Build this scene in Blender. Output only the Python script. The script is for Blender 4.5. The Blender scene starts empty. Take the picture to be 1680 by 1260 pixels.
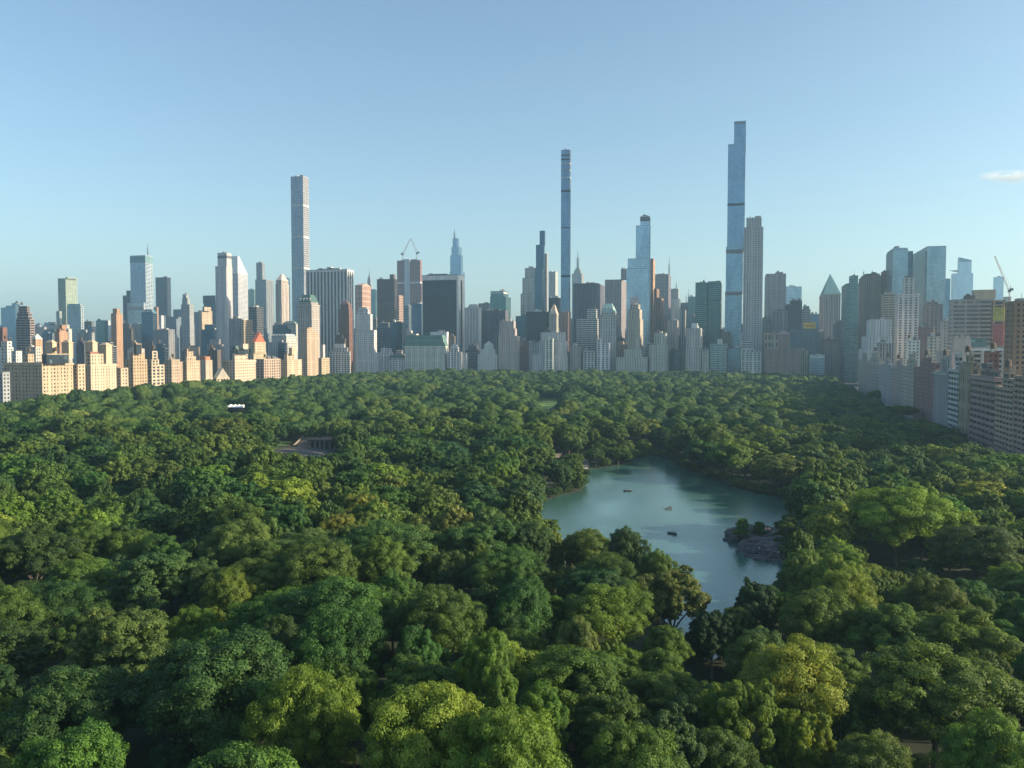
import bpy, math, random
import numpy as np
from mathutils import Vector

# ---------------------------------------------------------------- camera, sky, sun, exposure
scene = bpy.context.scene
COL = scene.collection
CAM_H = 65.0
YAW = math.radians(15.5)
PITCH = math.radians(2.45)
FPX = 1400.0
cam_data = bpy.data.cameras.new("camera")
cam_data.sensor_width = 36.0
cam_data.lens = FPX / 1680.0 * 36.0
cam_data.clip_start = 1.0
cam_data.clip_end = 60000.0
cam = bpy.data.objects.new("camera", cam_data)
cam.location = (0, 0, CAM_H)
cam.rotation_euler = (math.radians(90) - PITCH, 0, YAW)
COL.objects.link(cam)
scene.camera = cam

SUN_EL = math.radians(20.0)
SUN_AZ = math.radians(7.0)          # from +X towards +Y
world = bpy.data.worlds.new("World")
scene.world = world
world.use_nodes = True
wn = world.node_tree
wn.nodes.clear()
w_out = wn.nodes.new("ShaderNodeOutputWorld")
w_bg = wn.nodes.new("ShaderNodeBackground")
w_sky = wn.nodes.new("ShaderNodeTexSky")
w_sky.sky_type = 'NISHITA'
w_sky.sun_disc = False
w_sky.sun_elevation = SUN_EL
w_sky.sun_rotation = math.radians(90.0) - SUN_AZ
w_sky.altitude = 60.0
w_sky.air_density = 1.0
w_sky.dust_density = 1.7
w_sky.ozone_density = 1.7
w_bg.inputs['Strength'].default_value = 0.106
w_mix = wn.nodes.new("ShaderNodeMix"); w_mix.data_type = 'RGBA'; w_mix.blend_type = 'MULTIPLY'
w_mix.inputs[0].default_value = 1.0; w_mix.inputs[7].default_value = (0.96, 1.02, 0.985, 1)
wn.links.new(w_sky.outputs[0], w_mix.inputs[6]); wn.links.new(w_mix.outputs[2], w_bg.inputs[0])
wn.links.new(w_bg.outputs[0], w_out.inputs[0])

sun_data = bpy.data.lights.new("sun", 'SUN')
sun_data.energy = 5.0
sun_data.angle = math.radians(0.6)
sun_data.color = (1.0, 0.82, 0.58)
sun = bpy.data.objects.new("sun", sun_data)
sdir = Vector((math.cos(SUN_EL) * math.cos(SUN_AZ), math.cos(SUN_EL) * math.sin(SUN_AZ), math.sin(SUN_EL)))
sun.rotation_euler = sdir.to_track_quat('Z', 'Y').to_euler()
sun.location = (300, 0, 600)
COL.objects.link(sun)

scene.view_settings.view_transform = 'Standard'
scene.view_settings.look = 'None'
scene.view_settings.exposure = 1.0
scene.view_settings.gamma = 1.0
scene.view_settings.use_curve_mapping = False
scene.cycles.max_bounces = 5
scene.cycles.diffuse_bounces = 2
scene.cycles.glossy_bounces = 3
scene.cycles.transmission_bounces = 2
scene.cycles.volume_bounces = 1
scene.cycles.transparent_max_bounces = 4
scene.cycles.caustics_reflective = False
scene.cycles.caustics_refractive = False
scene.cycles.use_denoising = True
scene.cycles.sample_clamp_indirect = 4.0

rng = random.Random(11)
nrng = np.random.default_rng(7)

# ---------------------------------------------------------------- photo geometry
FW = Vector((-math.sin(YAW) * math.cos(PITCH), math.cos(YAW) * math.cos(PITCH), -math.sin(PITCH)))
RT = Vector((math.cos(YAW), math.sin(YAW), 0))
UP = RT.cross(FW)

def ray(px, py):
    return FW * FPX + RT * (px - 840.0) - UP * (py - 630.0)

def at_y(px, py, Y):
    d = ray(px, py); t = Y / d.y
    return d.x * t, CAM_H + d.z * t

def at_x(px, X, py=570.0):
    d = ray(px, py); t = X / d.x
    return d.y * t, CAM_H + d.z * t

def at_z(px, py, z=0.0):
    d = ray(px, py); t = (z - CAM_H) / d.z
    return d.x * t, d.y * t

def project(x, y, z):
    v = Vector((x, y, z - CAM_H))
    w = v.dot(FW)
    return 840 + FPX * v.dot(RT) / w, 630 - FPX * v.dot(UP) / w, w

def at_depth(px, depth):
    """ground point under pixel column px at camera depth"""
    s = (px - 840.0) / FPX
    return (-math.sin(YAW) + s * math.cos(YAW)) * depth, (math.cos(YAW) + s * math.sin(YAW)) * depth

# ---------------------------------------------------------------- small helpers
def tag(o, label=None, cat=None, group=None, kind=None):
    if label: o["label"] = label
    if cat: o["category"] = cat
    if group: o["group"] = group
    if kind: o["kind"] = kind
    return o

def empty(name, loc, rz=0.0):
    o = bpy.data.objects.new(name, None)
    o.location = loc
    o.rotation_euler = (0, 0, rz)
    o.empty_display_size = 1.0
    COL.objects.link(o)
    return o

def link(name, mesh, parent=None, loc=(0, 0, 0), color=None):
    o = bpy.data.objects.new(name, mesh)
    o.location = loc
    if parent: o.parent = parent
    if color: o.color = (color[0], color[1], color[2], 1.0)
    COL.objects.link(o)
    return o

def mesh_from(name, verts, faces, mats=(), smooth=False):
    me = bpy.data.meshes.new(name)
    me.from_pydata([tuple(v) for v in verts], [], faces)
    for m in mats: me.materials.append(m)
    if smooth:
        for p in me.polygons: p.use_smooth = True
    me.update()
    return me

def quad_mesh(name, q, mats=(), attrs=None, midx=None):
    """q: (n,4,3) float array -> mesh of n unconnected quads"""
    n = len(q)
    me = bpy.data.meshes.new(name)
    me.vertices.add(n * 4)
    me.vertices.foreach_set("co", np.ascontiguousarray(q, dtype=np.float32).ravel())
    me.loops.add(n * 4)
    me.loops.foreach_set("vertex_index", np.arange(n * 4, dtype=np.int32))
    me.polygons.add(n)
    me.polygons.foreach_set("loop_start", np.arange(0, n * 4, 4, dtype=np.int32))
    if attrs:
        for k, v in attrs.items():
            a = me.attributes.new(k, 'FLOAT', 'FACE')
            a.data.foreach_set("value", np.asarray(v, dtype=np.float32))
    for m in mats: me.materials.append(m)
    if midx is not None:
        me.polygons.foreach_set("material_index", np.asarray(midx, dtype=np.int32))
    me.update(calc_edges=True)
    me.validate()
    return me

class Q:
    """collects quads"""
    def __init__(s): s.a = []
    def add(s, arr): s.a.append(np.asarray(arr, dtype=np.float64).reshape(-1, 4, 3))
    def quad(s, a, b, c, d): s.add([a, b, c, d])
    def box(s, x0, x1, y0, y1, z0, z1, bottom=False):
        p = lambda x, y, z: (x, y, z)
        L = [[p(x0, y0, z0), p(x1, y0, z0), p(x1, y0, z1), p(x0, y0, z1)],
             [p(x1, y0, z0), p(x1, y1, z0), p(x1, y1, z1), p(x1, y0, z1)],
             [p(x1, y1, z0), p(x0, y1, z0), p(x0, y1, z1), p(x1, y1, z1)],
             [p(x0, y1, z0), p(x0, y0, z0), p(x0, y0, z1), p(x0, y1, z1)],
             [p(x0, y0, z1), p(x1, y0, z1), p(x1, y1, z1), p(x0, y1, z1)]]
        if bottom: L.append([p(x0, y1, z0), p(x1, y1, z0), p(x1, y0, z0), p(x0, y0, z0)])
        s.add(L)
    def tube(s, a, b, r0, r1, n=6):
        a = np.array(a, float); b = np.array(b, float)
        d = b - a; L = np.linalg.norm(d)
        if L < 1e-6: return
        d /= L
        h = np.array([0, 0, 1.0]) if abs(d[2]) < 0.9 else np.array([1.0, 0, 0])
        u = np.cross(d, h); u /= np.linalg.norm(u); v = np.cross(d, u)
        t = np.linspace(0, 2 * math.pi, n + 1)
        ring = np.cos(t)[:, None] * u + np.sin(t)[:, None] * v
        A = a + ring * r0; B = b + ring * r1
        s.add(np.stack([A[:-1], A[1:], B[1:], B[:-1]], axis=1))
    def cone(s, c, r, z0, z1, n=10, r1=0.02):
        s.tube((c[0], c[1], z0), (c[0], c[1], z1), r, r1, n)
    def pyramid(s, x0, x1, y0, y1, z0, z1, fx=0.02, fy=0.02):
        cx, cy = (x0 + x1) / 2, (y0 + y1) / 2
        hx, hy = (x1 - x0) / 2 * fx, (y1 - y0) / 2 * fy
        b = [(x0, y0, z0), (x1, y0, z0), (x1, y1, z0), (x0, y1, z0)]
        t = [(cx - hx, cy - hy, z1), (cx + hx, cy - hy, z1), (cx + hx, cy + hy, z1), (cx - hx, cy + hy, z1)]
        for i in range(4):
            j = (i + 1) % 4
            s.quad(b[i], b[j], t[j], t[i])
        s.quad(*t)
    def n(s): return sum(len(x) for x in s.a)
    def mesh(s, name, mats, off=(0, 0, 0)):
        q = np.concatenate(s.a) - np.array(off)
        return quad_mesh(name, q, mats)

# ---------------------------------------------------------------- materials
def new_mat(name):
    m = bpy.data.materials.new(name)
    m.use_nodes = True
    nt = m.node_tree
    b = nt.nodes.get("Principled BSDF")
    return m, nt, b

def nd(nt, t, **kw):
    n = nt.nodes.new(t)
    for k, v in kw.items():
        if k.startswith("i_"):
            key = k[2:]
            n.inputs[int(key) if key.isdigit() else key].default_value = v
        else: setattr(n, k, v)
    return n

def mix_rgb(nt, mode, fac, a, b):
    n = nt.nodes.new("ShaderNodeMix"); n.data_type = 'RGBA'; n.blend_type = mode
    for sock, v in ((n.inputs[0], fac), (n.inputs[6], a), (n.inputs[7], b)):
        if hasattr(v, "is_linked") or isinstance(v, bpy.types.NodeSocket): nt.links.new(v, sock)
        else: sock.default_value = v
    return n.outputs[2]

def ramp(nt, fac, stops):
    r = nt.nodes.new("ShaderNodeValToRGB")
    e = r.color_ramp.elements
    while len(e) < len(stops): e.new(0.5)
    for el, (p, c) in zip(e, stops):
        el.position = p; el.color = (c[0], c[1], c[2], 1)
    nt.links.new(fac, r.inputs[0])
    return r.outputs[0]

def simple_mat(name, col, rough=0.8, metal=0.0, noise=0.25, scale=0.3):
    m, nt, b = new_mat(name)
    tc = nd(nt, "ShaderNodeTexCoord")
    nz = nd(nt, "ShaderNodeTexNoise", i_Scale=scale, i_Detail=5.0)
    nt.links.new(tc.outputs['Object'], nz.inputs['Vector'])
    c = ramp(nt, nz.outputs['Fac'], [(0.3, [x * (1 - noise) for x in col]), (0.7, [min(1, x * (1 + noise)) for x in col])])
    nt.links.new(c, b.inputs['Base Color'])
    b.inputs['Roughness'].default_value = rough
    b.inputs['Metallic'].default_value = metal
    return m

def make_wall_mat():
    m, nt, b = new_mat("masonry")
    oi = nd(nt, "ShaderNodeObjectInfo")
    tc = nd(nt, "ShaderNodeTexCoord")
    mp = nd(nt, "ShaderNodeMapping"); mp.inputs['Scale'].default_value = (0.25, 0.25, 0.03)
    nt.links.new(tc.outputs['Object'], mp.inputs[0])
    n1 = nd(nt, "ShaderNodeTexNoise", i_Scale=1.0, i_Detail=4.0)
    nt.links.new(mp.outputs[0], n1.inputs['Vector'])
    n2 = nd(nt, "ShaderNodeTexNoise", i_Scale=0.9, i_Detail=6.0)
    nt.links.new(tc.outputs['Object'], n2.inputs['Vector'])
    g1 = ramp(nt, n1.outputs['Fac'], [(0.25, (0.72, 0.72, 0.73)), (0.75, (1.14, 1.12, 1.1))])
    g2 = ramp(nt, n2.outputs['Fac'], [(0.3, (0.86, 0.86, 0.86)), (0.7, (1.1, 1.1, 1.1))])
    c = mix_rgb(nt, 'MULTIPLY', 1.0, oi.outputs['Color'], g1)
    c = mix_rgb(nt, 'MULTIPLY', 1.0, c, g2)
    nt.links.new(c, b.inputs['Base Color'])
    b.inputs['Roughness'].default_value = 0.85
    return m

def make_glass_mat(name, metal, rough, blinds):
    m, nt, b = new_mat(name)
    oi = nd(nt, "ShaderNodeObjectInfo")
    tc = nd(nt, "ShaderNodeTexCoord")
    mp = nd(nt, "ShaderNodeMapping"); mp.inputs['Scale'].default_value = (1 / 3.1, 1 / 3.1, 1 / 3.8)
    nt.links.new(tc.outputs['Object'], mp.inputs[0])
    fl = nd(nt, "ShaderNodeVectorMath", operation='FLOOR')
    nt.links.new(mp.outputs[0], fl.inputs[0])
    wn_ = nd(nt, "ShaderNodeTexWhiteNoise", noise_dimensions='3D')
    nt.links.new(fl.outputs[0], wn_.inputs['Vector'])
    big = nd(nt, "ShaderNodeTexNoise", i_Scale=1.0, i_Detail=4.0, i_Distortion=.8)
    mb = nd(nt, "ShaderNodeMapping"); mb.inputs['Scale'].default_value = (0.07, 0.07, 0.018)
    nt.links.new(tc.outputs['Object'], mb.inputs[0]); nt.links.new(mb.outputs[0], big.inputs['Vector'])
    v = ramp(nt, wn_.outputs['Value'], [(0.0, (0.84, 0.84, 0.84)), (0.55, (1, 1, 1)), (0.9, (1.08, 1.08, 1.08)), (1.0, (blinds, blinds, blinds * 0.95))])
    v2 = ramp(nt, big.outputs['Fac'], [(0.34, (0.76, 0.78, 0.82)), (0.50, (1.0, 1.0, 1.0)), (0.66, (1.2, 1.18, 1.15))])  # uneven reflections painted into the glass colour as tall soft blotches
    c = mix_rgb(nt, 'MULTIPLY', 1.0, oi.outputs['Color'], v)
    c = mix_rgb(nt, 'MULTIPLY', 1.0, c, v2)
    nt.links.new(c, b.inputs['Base Color'])
    b.inputs['Metallic'].default_value = metal
    b.inputs['Roughness'].default_value = rough
    return m

M_WALL = make_wall_mat()
M_GLASS = make_glass_mat("curtain_glass", 0.85, 0.16, 1.15)
M_PANE = make_glass_mat("window_glass", 0.15, 0.18, 3.2)
M_ROOF = simple_mat("roof_gravel", (0.16, 0.16, 0.165), 0.95)
M_STEEL = simple_mat("dark_steel", (0.10, 0.11, 0.12), 0.5, 0.4)
M_TANK = simple_mat("tank_cedar", (0.10, 0.075, 0.055), 0.9)
M_PAINT = None

def painted(name, col, rough=0.7, metal=0.0, noise=0.2, scale=0.2):
    return simple_mat(name, col, rough, metal, noise, scale)

# leaf material: one per crown kind is not needed, tint comes from object colour and random
def make_leaf_mat():
    m, nt, b = new_mat("foliage")
    out = nt.nodes.get("Material Output")
    oi = nd(nt, "ShaderNodeObjectInfo")
    at = nd(nt, "ShaderNodeAttribute", attribute_name="tone")
    geo = nd(nt, "ShaderNodeNewGeometry")
    nz = nd(nt, "ShaderNodeTexNoise", i_Scale=0.012, i_Detail=2.0)
    nt.links.new(geo.outputs['Position'], nz.inputs['Vector'])
    a1 = nd(nt, "ShaderNodeMath", operation='MULTIPLY', i_1=0.50); nt.links.new(oi.outputs['Random'], a1.inputs[0])
    nr = nd(nt, "ShaderNodeMapRange"); nt.links.new(nz.outputs['Fac'], nr.inputs[0]); nr.inputs[1].default_value = .36; nr.inputs[2].default_value = .64
    a2 = nd(nt, "ShaderNodeMath", operation='MULTIPLY_ADD', i_1=0.30); nt.links.new(nr.outputs[0], a2.inputs[0]); nt.links.new(a1.outputs[0], a2.inputs[2])
    a3 = nd(nt, "ShaderNodeMath", operation='MULTIPLY_ADD', i_1=0.25); nt.links.new(at.outputs['Fac'], a3.inputs[0]); nt.links.new(a2.outputs[0], a3.inputs[2])
    c = ramp(nt, a3.outputs[0], [(0.10, (0.028, 0.072, 0.030)), (0.34, (0.046, 0.104, 0.030)), (0.56, (0.072, 0.135, 0.028)),
                                 (0.76, (0.108, 0.168, 0.032)), (0.98, (0.155, 0.195, 0.042))])
    v = ramp(nt, at.outputs['Fac'], [(0.0, (0.65, 0.65, 0.65)), (1.0, (1.3, 1.3, 1.25))])
    c = mix_rgb(nt, 'MULTIPLY', 1.0, c, v)
    c = mix_rgb(nt, 'MULTIPLY', 1.0, c, oi.outputs['Color'])
    nt.links.new(c, b.inputs['Base Color'])
    b.inputs['Roughness'].default_value = 0.62
    b.inputs['Specular IOR Level'].default_value = 0.25
    tr = nd(nt, "ShaderNodeBsdfTranslucent")
    c2 = mix_rgb(nt, 'MULTIPLY', 1.0, c, (1.5, 1.35, 0.6, 1))
    nt.links.new(c2, tr.inputs[0])
    mx = nd(nt, "ShaderNodeMixShader", i_0=0.33)
    nt.links.new(b.outputs[0], mx.inputs[1]); nt.links.new(tr.outputs[0], mx.inputs[2])
    nt.links.new(mx.outputs[0], out.inputs[0])
    return m
M_LEAF = make_leaf_mat()
M_BARK = simple_mat("bark", (0.10, 0.085, 0.07), 0.95, scale=2.0)
M_GROUND = simple_mat("park_floor", (0.022, 0.036, 0.014), 0.95, noise=0.4, scale=0.05)

def make_water_mat():
    m, nt, b = new_mat("lake_water")
    tc = nd(nt, "ShaderNodeTexCoord")
    n0 = nd(nt, "ShaderNodeTexNoise", i_Scale=0.02, i_Detail=3.0)
    nt.links.new(tc.outputs['Object'], n0.inputs['Vector'])
    c = ramp(nt, n0.outputs['Fac'], [(0.3, (0.045, 0.120, 0.098)), (0.7, (0.064, 0.145, 0.115))])
    nt.links.new(c, b.inputs['Base Color'])
    b.inputs['Roughness'].default_value = 0.06
    b.inputs['IOR'].default_value = 1.62
    mp = nd(nt, "ShaderNodeMapping"); mp.inputs['Scale'].default_value = (1.0, 0.45, 1.0); mp.inputs['Rotation'].default_value = (0, 0, 0.5)
    nt.links.new(tc.outputs['Object'], mp.inputs[0])
    n1 = nd(nt, "ShaderNodeTexNoise", i_Scale=1.1, i_Detail=6.0, i_Roughness=0.6)
    nt.links.new(mp.outputs[0], n1.inputs['Vector'])
    n2 = nd(nt, "ShaderNodeTexNoise", i_Scale=0.018, i_Detail=4.0, i_Distortion=0.6)
    nt.links.new(mp.outputs[0], n2.inputs['Vector'])
    st = nd(nt, "ShaderNodeMapRange"); nt.links.new(n2.outputs['Fac'], st.inputs[0])
    st.inputs[1].default_value = 0.38; st.inputs[2].default_value = 0.6; st.inputs[3].default_value = 0.25; st.inputs[4].default_value = 0.9
    bp = nd(nt, "ShaderNodeBump", i_Distance=0.25)
    nt.links.new(st.outputs[0], bp.inputs['Strength'])
    nt.links.new(n1.outputs['Fac'], bp.inputs['Height'])
    nt.links.new(bp.outputs[0], b.inputs['Normal'])
    return m
M_WATER = make_water_mat()

# ---------------------------------------------------------------- ground, lake, streets
def pip(x, y, poly):
    ins = False
    j = len(poly) - 1
    for i in range(len(poly)):
        xi, yi = poly[i]; xj, yj = poly[j]
        if (yi > y) != (yj > y) and x < (xj - xi) * (y - yi) / (yj - yi) + xi: ins = not ins
        j = i
    return ins

LAKE_PX = [(860, 880), (866, 846), (885, 828), (915, 812), (948, 808), (962, 798), (958, 781), (965, 770), (1000, 766), (1030, 760), (1048, 748),
           (1085, 748), (1105, 757), (1130, 772), (1165, 784), (1200, 797), (1240, 808), (1275, 815), (1305, 820), (1322, 832), (1312, 845), (1290, 852),
           (1284, 868), (1292, 890), (1300, 915), (1312, 940), (1290, 968), (1255, 990), (1225, 1020), (1200, 1050), (1185, 1075), (1165, 1086), (1148, 1080),
           (1135, 1065), (1108, 1030), (1050, 990), (990, 955), (930, 925), (880, 900)]
LAKE = [at_z(a, b) for a, b in LAKE_PX]
# smooth the outline once
def smooth_poly(p, k=2):
    for _ in range(k):
        o = []
        for i in range(len(p)):
            a, b = p[i], p[(i + 1) % len(p)]
            o.append((a[0] * .75 + b[0] * .25, a[1] * .75 + b[1] * .25))
            o.append((a[0] * .25 + b[0] * .75, a[1] * .25 + b[1] * .75))
        p = o
    return p
LAKE = smooth_poly(LAKE, 2)
LAKE_A = np.array(LAKE)
def lake_dist(x, y):
    return float(np.min(np.hypot(LAKE_A[:, 0] - x, LAKE_A[:, 1] - y)))

XW = 142.0       # facade line of the avenue west of the park
XE = -660.0      # facade line of the avenue east of the park
YS = 1480.0      # park's far end
def sstep(a, b, x):
    t = min(1.0, max(0.0, (x - a) / (b - a)))
    return t * t * (3 - 2 * t)
def elev(x, y):
    e = 7.0 * sstep(750, 1400, y)
    park = sstep(XE + 20, XE + 120, x) * (1 - sstep(XW - 120, XW - 40, x)) * (1 - sstep(1350, 1450, y))
    if park > 0 and y > 0:
        k = park * sstep(15, 80, 0.0 if pip(x, y, LAKE) else lake_dist(x, y))
        e += k * (2.2 * math.sin(x * 0.021 + 1.3) * math.sin(y * 0.017 + 0.4) + 1.4 * math.sin(x * 0.043 + y * 0.031))
    return e

def sheet(name, xs, ys, dz, mat, kind="structure", fn=elev):
    vs = [(x, y, fn(x, y) + dz) for y in ys for x in xs]
    nx = len(xs)
    fs = [(j * nx + i, j * nx + i + 1, (j + 1) * nx + i + 1, (j + 1) * nx + i) for j in range(len(ys) - 1) for i in range(nx - 1)]
    o = link(name, mesh_from(name, vs, fs, [mat]))
    o["kind"] = kind
    return o
gx = [-7900, -4000, -2000, -1200] + [XE - 60 + i * 22 for i in range(41)] + [400, 900, 2500, 5000, 7900]
gy = [-900, -300] + [i * 25 for i in range(62)] + [1700, 2200, 3500, 5500, 7900]
sheet("ground", gx, gy, -0.02, M_GROUND)
lk = link("lake_water", mesh_from("lake_water", [(x, y, 0.03) for x, y in LAKE], [tuple(range(len(LAKE)))], [M_WATER]))
lk["kind"] = "structure"

M_ASPH = simple_mat("asphalt", (0.05, 0.05, 0.053), 0.9, noise=0.2, scale=0.5)
M_WALK = simple_mat("pavement_concrete", (0.24, 0.235, 0.22), 0.9, noise=0.15, scale=0.6)
M_CITY = simple_mat("city_floor", (0.09, 0.09, 0.09), 0.95)
M_MARK = simple_mat("road_paint", (0.75, 0.75, 0.72), 0.7)
ys_long = [i * 40 for i in range(-6, 38)]
sheet("city_ground_west", [XW - 7, 300, 900, 3000, 7800], ys_long + [1700, 2400, 4000, 7800], 0.05, M_CITY)
sheet("city_ground_east", [-7800, -3000, -1400, XE + 7], ys_long + [1700, 2400, 4000, 7800], 0.05, M_CITY)
sheet("city_ground_south", [XE + 7.1, -400, -100, XW - 7.1], [1470, 1700, 2400, 4000, 7800], 0.05, M_CITY)
sheet("road_west", [XW - 21, XW - 7], ys_long, 0.03, M_ASPH)
sheet("road_east", [XE + 7, XE + 21], ys_long, 0.03, M_ASPH)
sheet("road_south", [XE + 21.1, -400, -100, XW - 21.1], [1447, 1462], 0.03, M_ASPH)
sheet("sidewalk_west", [XW - 26, XW - 21.05], ys_long, 0.15, M_WALK)
sheet("sidewalk_east", [XE + 21.05, XE + 26], ys_long, 0.15, M_WALK)
q = Q()
for i in range(-4, 140):
    y = i * 10.0
    for x in (XW - 14.2,):
        z = elev(x, y) + 0.034
        q.quad((x, y, z), (x + 0.25, y, z), (x + 0.25, y + 4, z), (x, y + 4, z))
tag(link("lane_marking", q.mesh("lane_marking", [M_MARK])), kind="structure")
# ---------------------------------------------------------------- buildings
STY = {  # bay, floor, pier share, band share, pier proud, band proud
    'stone': (4.3, 3.7, .56, .50, .45, .40), 'brick': (4.0, 3.2, .56, .52, .42, .36), 'ribbon': (10., 3.9, .07, .50, .25, .40),
    'fins': (3.3, 4.2, .50, .12, .80, .15), 'wfins': (7.4, 4.0, .46, .06, 1.0, .12), 'curtain': (3.2, 4.0, .05, .10, .18, .22),
    'grid': (4.75, 4.75, .30, .28, .7, .7), 'dark': (3.0, 4.0, .12, .14, .2, .16), 'balcony': (6.5, 3.1, .16, .46, .5, 1.1),
    'tall': (5.2, 14.0, .52, .30, .7, .6), 'blank': (40., 60., .97, .97, .3, .25), 'big': (6.2, 3.8, .34, .36, .5, .45),
}
def facade(q, org, u, n, W, z0, z1, sty, pat=(1,), course=99):
    bay, fl, pf, bf, dp, db = STY[sty]
    H = z1 - z0
    if W < 0.8 or H < 0.8: return
    nc = max(1, round(W / bay)); bw = W / nc; pw = bw * pf / 2
    nf = max(1, round(H / fl)); fh = H / nf; bh = fh * bf / 2
    u = np.array(u, float); n = np.array(n, float); org = np.array(org, float)
    def P(uu, dd, zz): return org + u * uu + n * dd + np.array([0, 0, zz])
    for i in range(nc + 1):
        m = pat[i % len(pat)]; a, b = i * bw - pw * m, i * bw + pw * m
        if b - a > bw * 1.5: a, b = i * bw - bw * .7, i * bw + bw * .7
        if i == 0: a = -(dp - .04)
        if i == nc: b = W + (dp - .04)
        q.add([[P(a, dp, z0), P(b, dp, z0), P(b, dp, z1), P(a, dp, z1)],
               [P(a, 0, z0), P(a, dp, z0), P(a, dp, z1), P(a, 0, z1)],
               [P(b, dp, z0), P(b, 0, z0), P(b, 0, z1), P(b, dp, z1)]])
    for j in range(nf + 1):
        m = 1.55 if j and j % course == 0 else 1; c, d = z0 + j * fh - bh * m, z0 + j * fh + bh * m
        if j == 0: c = z0
        if j == nf: d = z1 - .02
        c = max(c, z0)
        a, b = -(db - .04), W + (db - .04)
        q.add([[P(a, db, c), P(b, db, c), P(b, db, d), P(a, db, d)],
               [P(a, db, d), P(b, db, d), P(b, 0, d), P(a, 0, d)],
               [P(a, 0, c), P(b, 0, c), P(b, db, c), P(a, db, c)]])

PATS = [(1,), (1, 1.5), (1, 1, 1.6), (.8, 1, .8, 1.7), (1.5, .8, .8), (1, 1, 1, 1, 1.8)]
def tower_bits(qw, qg, qr, r, z0, z1, sty):
    k = int(abs(r[0] * 7.3 + r[2] * 3.1)); pat = PATS[k % 6] if sty in ('stone', 'brick', 'big', 'ribbon', 'fins', 'tall') else (1,)
    course = (99, 5, 9, 4, 12)[k % 5] if sty in ('stone', 'brick', 'big') else 99
    x0, x1, y0, y1 = r
    dp = max(STY[sty][4], STY[sty][5])
    cx0, cx1, cy0, cy1 = x0 + dp, x1 - dp, y0 + dp, y1 - dp
    if cx1 - cx0 < 1 or cy1 - cy0 < 1:
        cx0, cx1, cy0, cy1 = x0, x1, y0, y1
    qg.box(cx0, cx1, cy0, cy1, z0, z1 - .05)
    facade(qw, (cx0, cy0, 0), (1, 0, 0), (0, -1, 0), cx1 - cx0, z0, z1, sty, pat, course)
    facade(qw, (cx1, cy0, 0), (0, 1, 0), (1, 0, 0), cy1 - cy0, z0, z1, sty, pat, course)
    facade(qw, (cx0, cy1, 0), (0, -1, 0), (-1, 0, 0), cy1 - cy0, z0, z1, sty, pat, course)
    qw.box(cx0 - .1, cx1 + .1, cy1 + .02, cy1 + .35, z0, z1 - .03)
    # flat roof with a raised rim
    qr.box(x0 - .12, x1 + .12, y0 - .12, y1 + .12, z1, z1 + .9)

BL = []          # (px centre, short description, depth)
USED = {}
PALE = (0.50, 0.50, 0.49)
C = dict(white=(.62, .62, .60), pale=(.53, .53, .51), stone=(.45, .44, .40), cream=(.48, .40, .29), tan=(.44, .35, .25), brown=(.15, .125, .11),
         red=(.22, .11, .085), rust=(.34, .17, .10), grey=(.30, .31, .32), dgrey=(.12, .125, .135), dark=(.03, .04, .06), blue=(.16, .21, .26),
         pink=(.36, .31, .29), orange=(.42, .26, .17), green=(.13, .19, .18), black=(.03, .033, .04), sand=(.48, .38, .27))
G = dict(std=(.035, .05, .065), dark=(.025, .035, .05), blue=(.12, .24, .38), lblue=(.19, .34, .50), teal=(.08, .19, .22), pale=(.45, .55, .62), brown=(.05, .045, .045),
         dblue=(.05, .12, .20), green=(.10, .17, .16), sky=(.27, .42, .57), warm=(.12, .11, .10))

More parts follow.
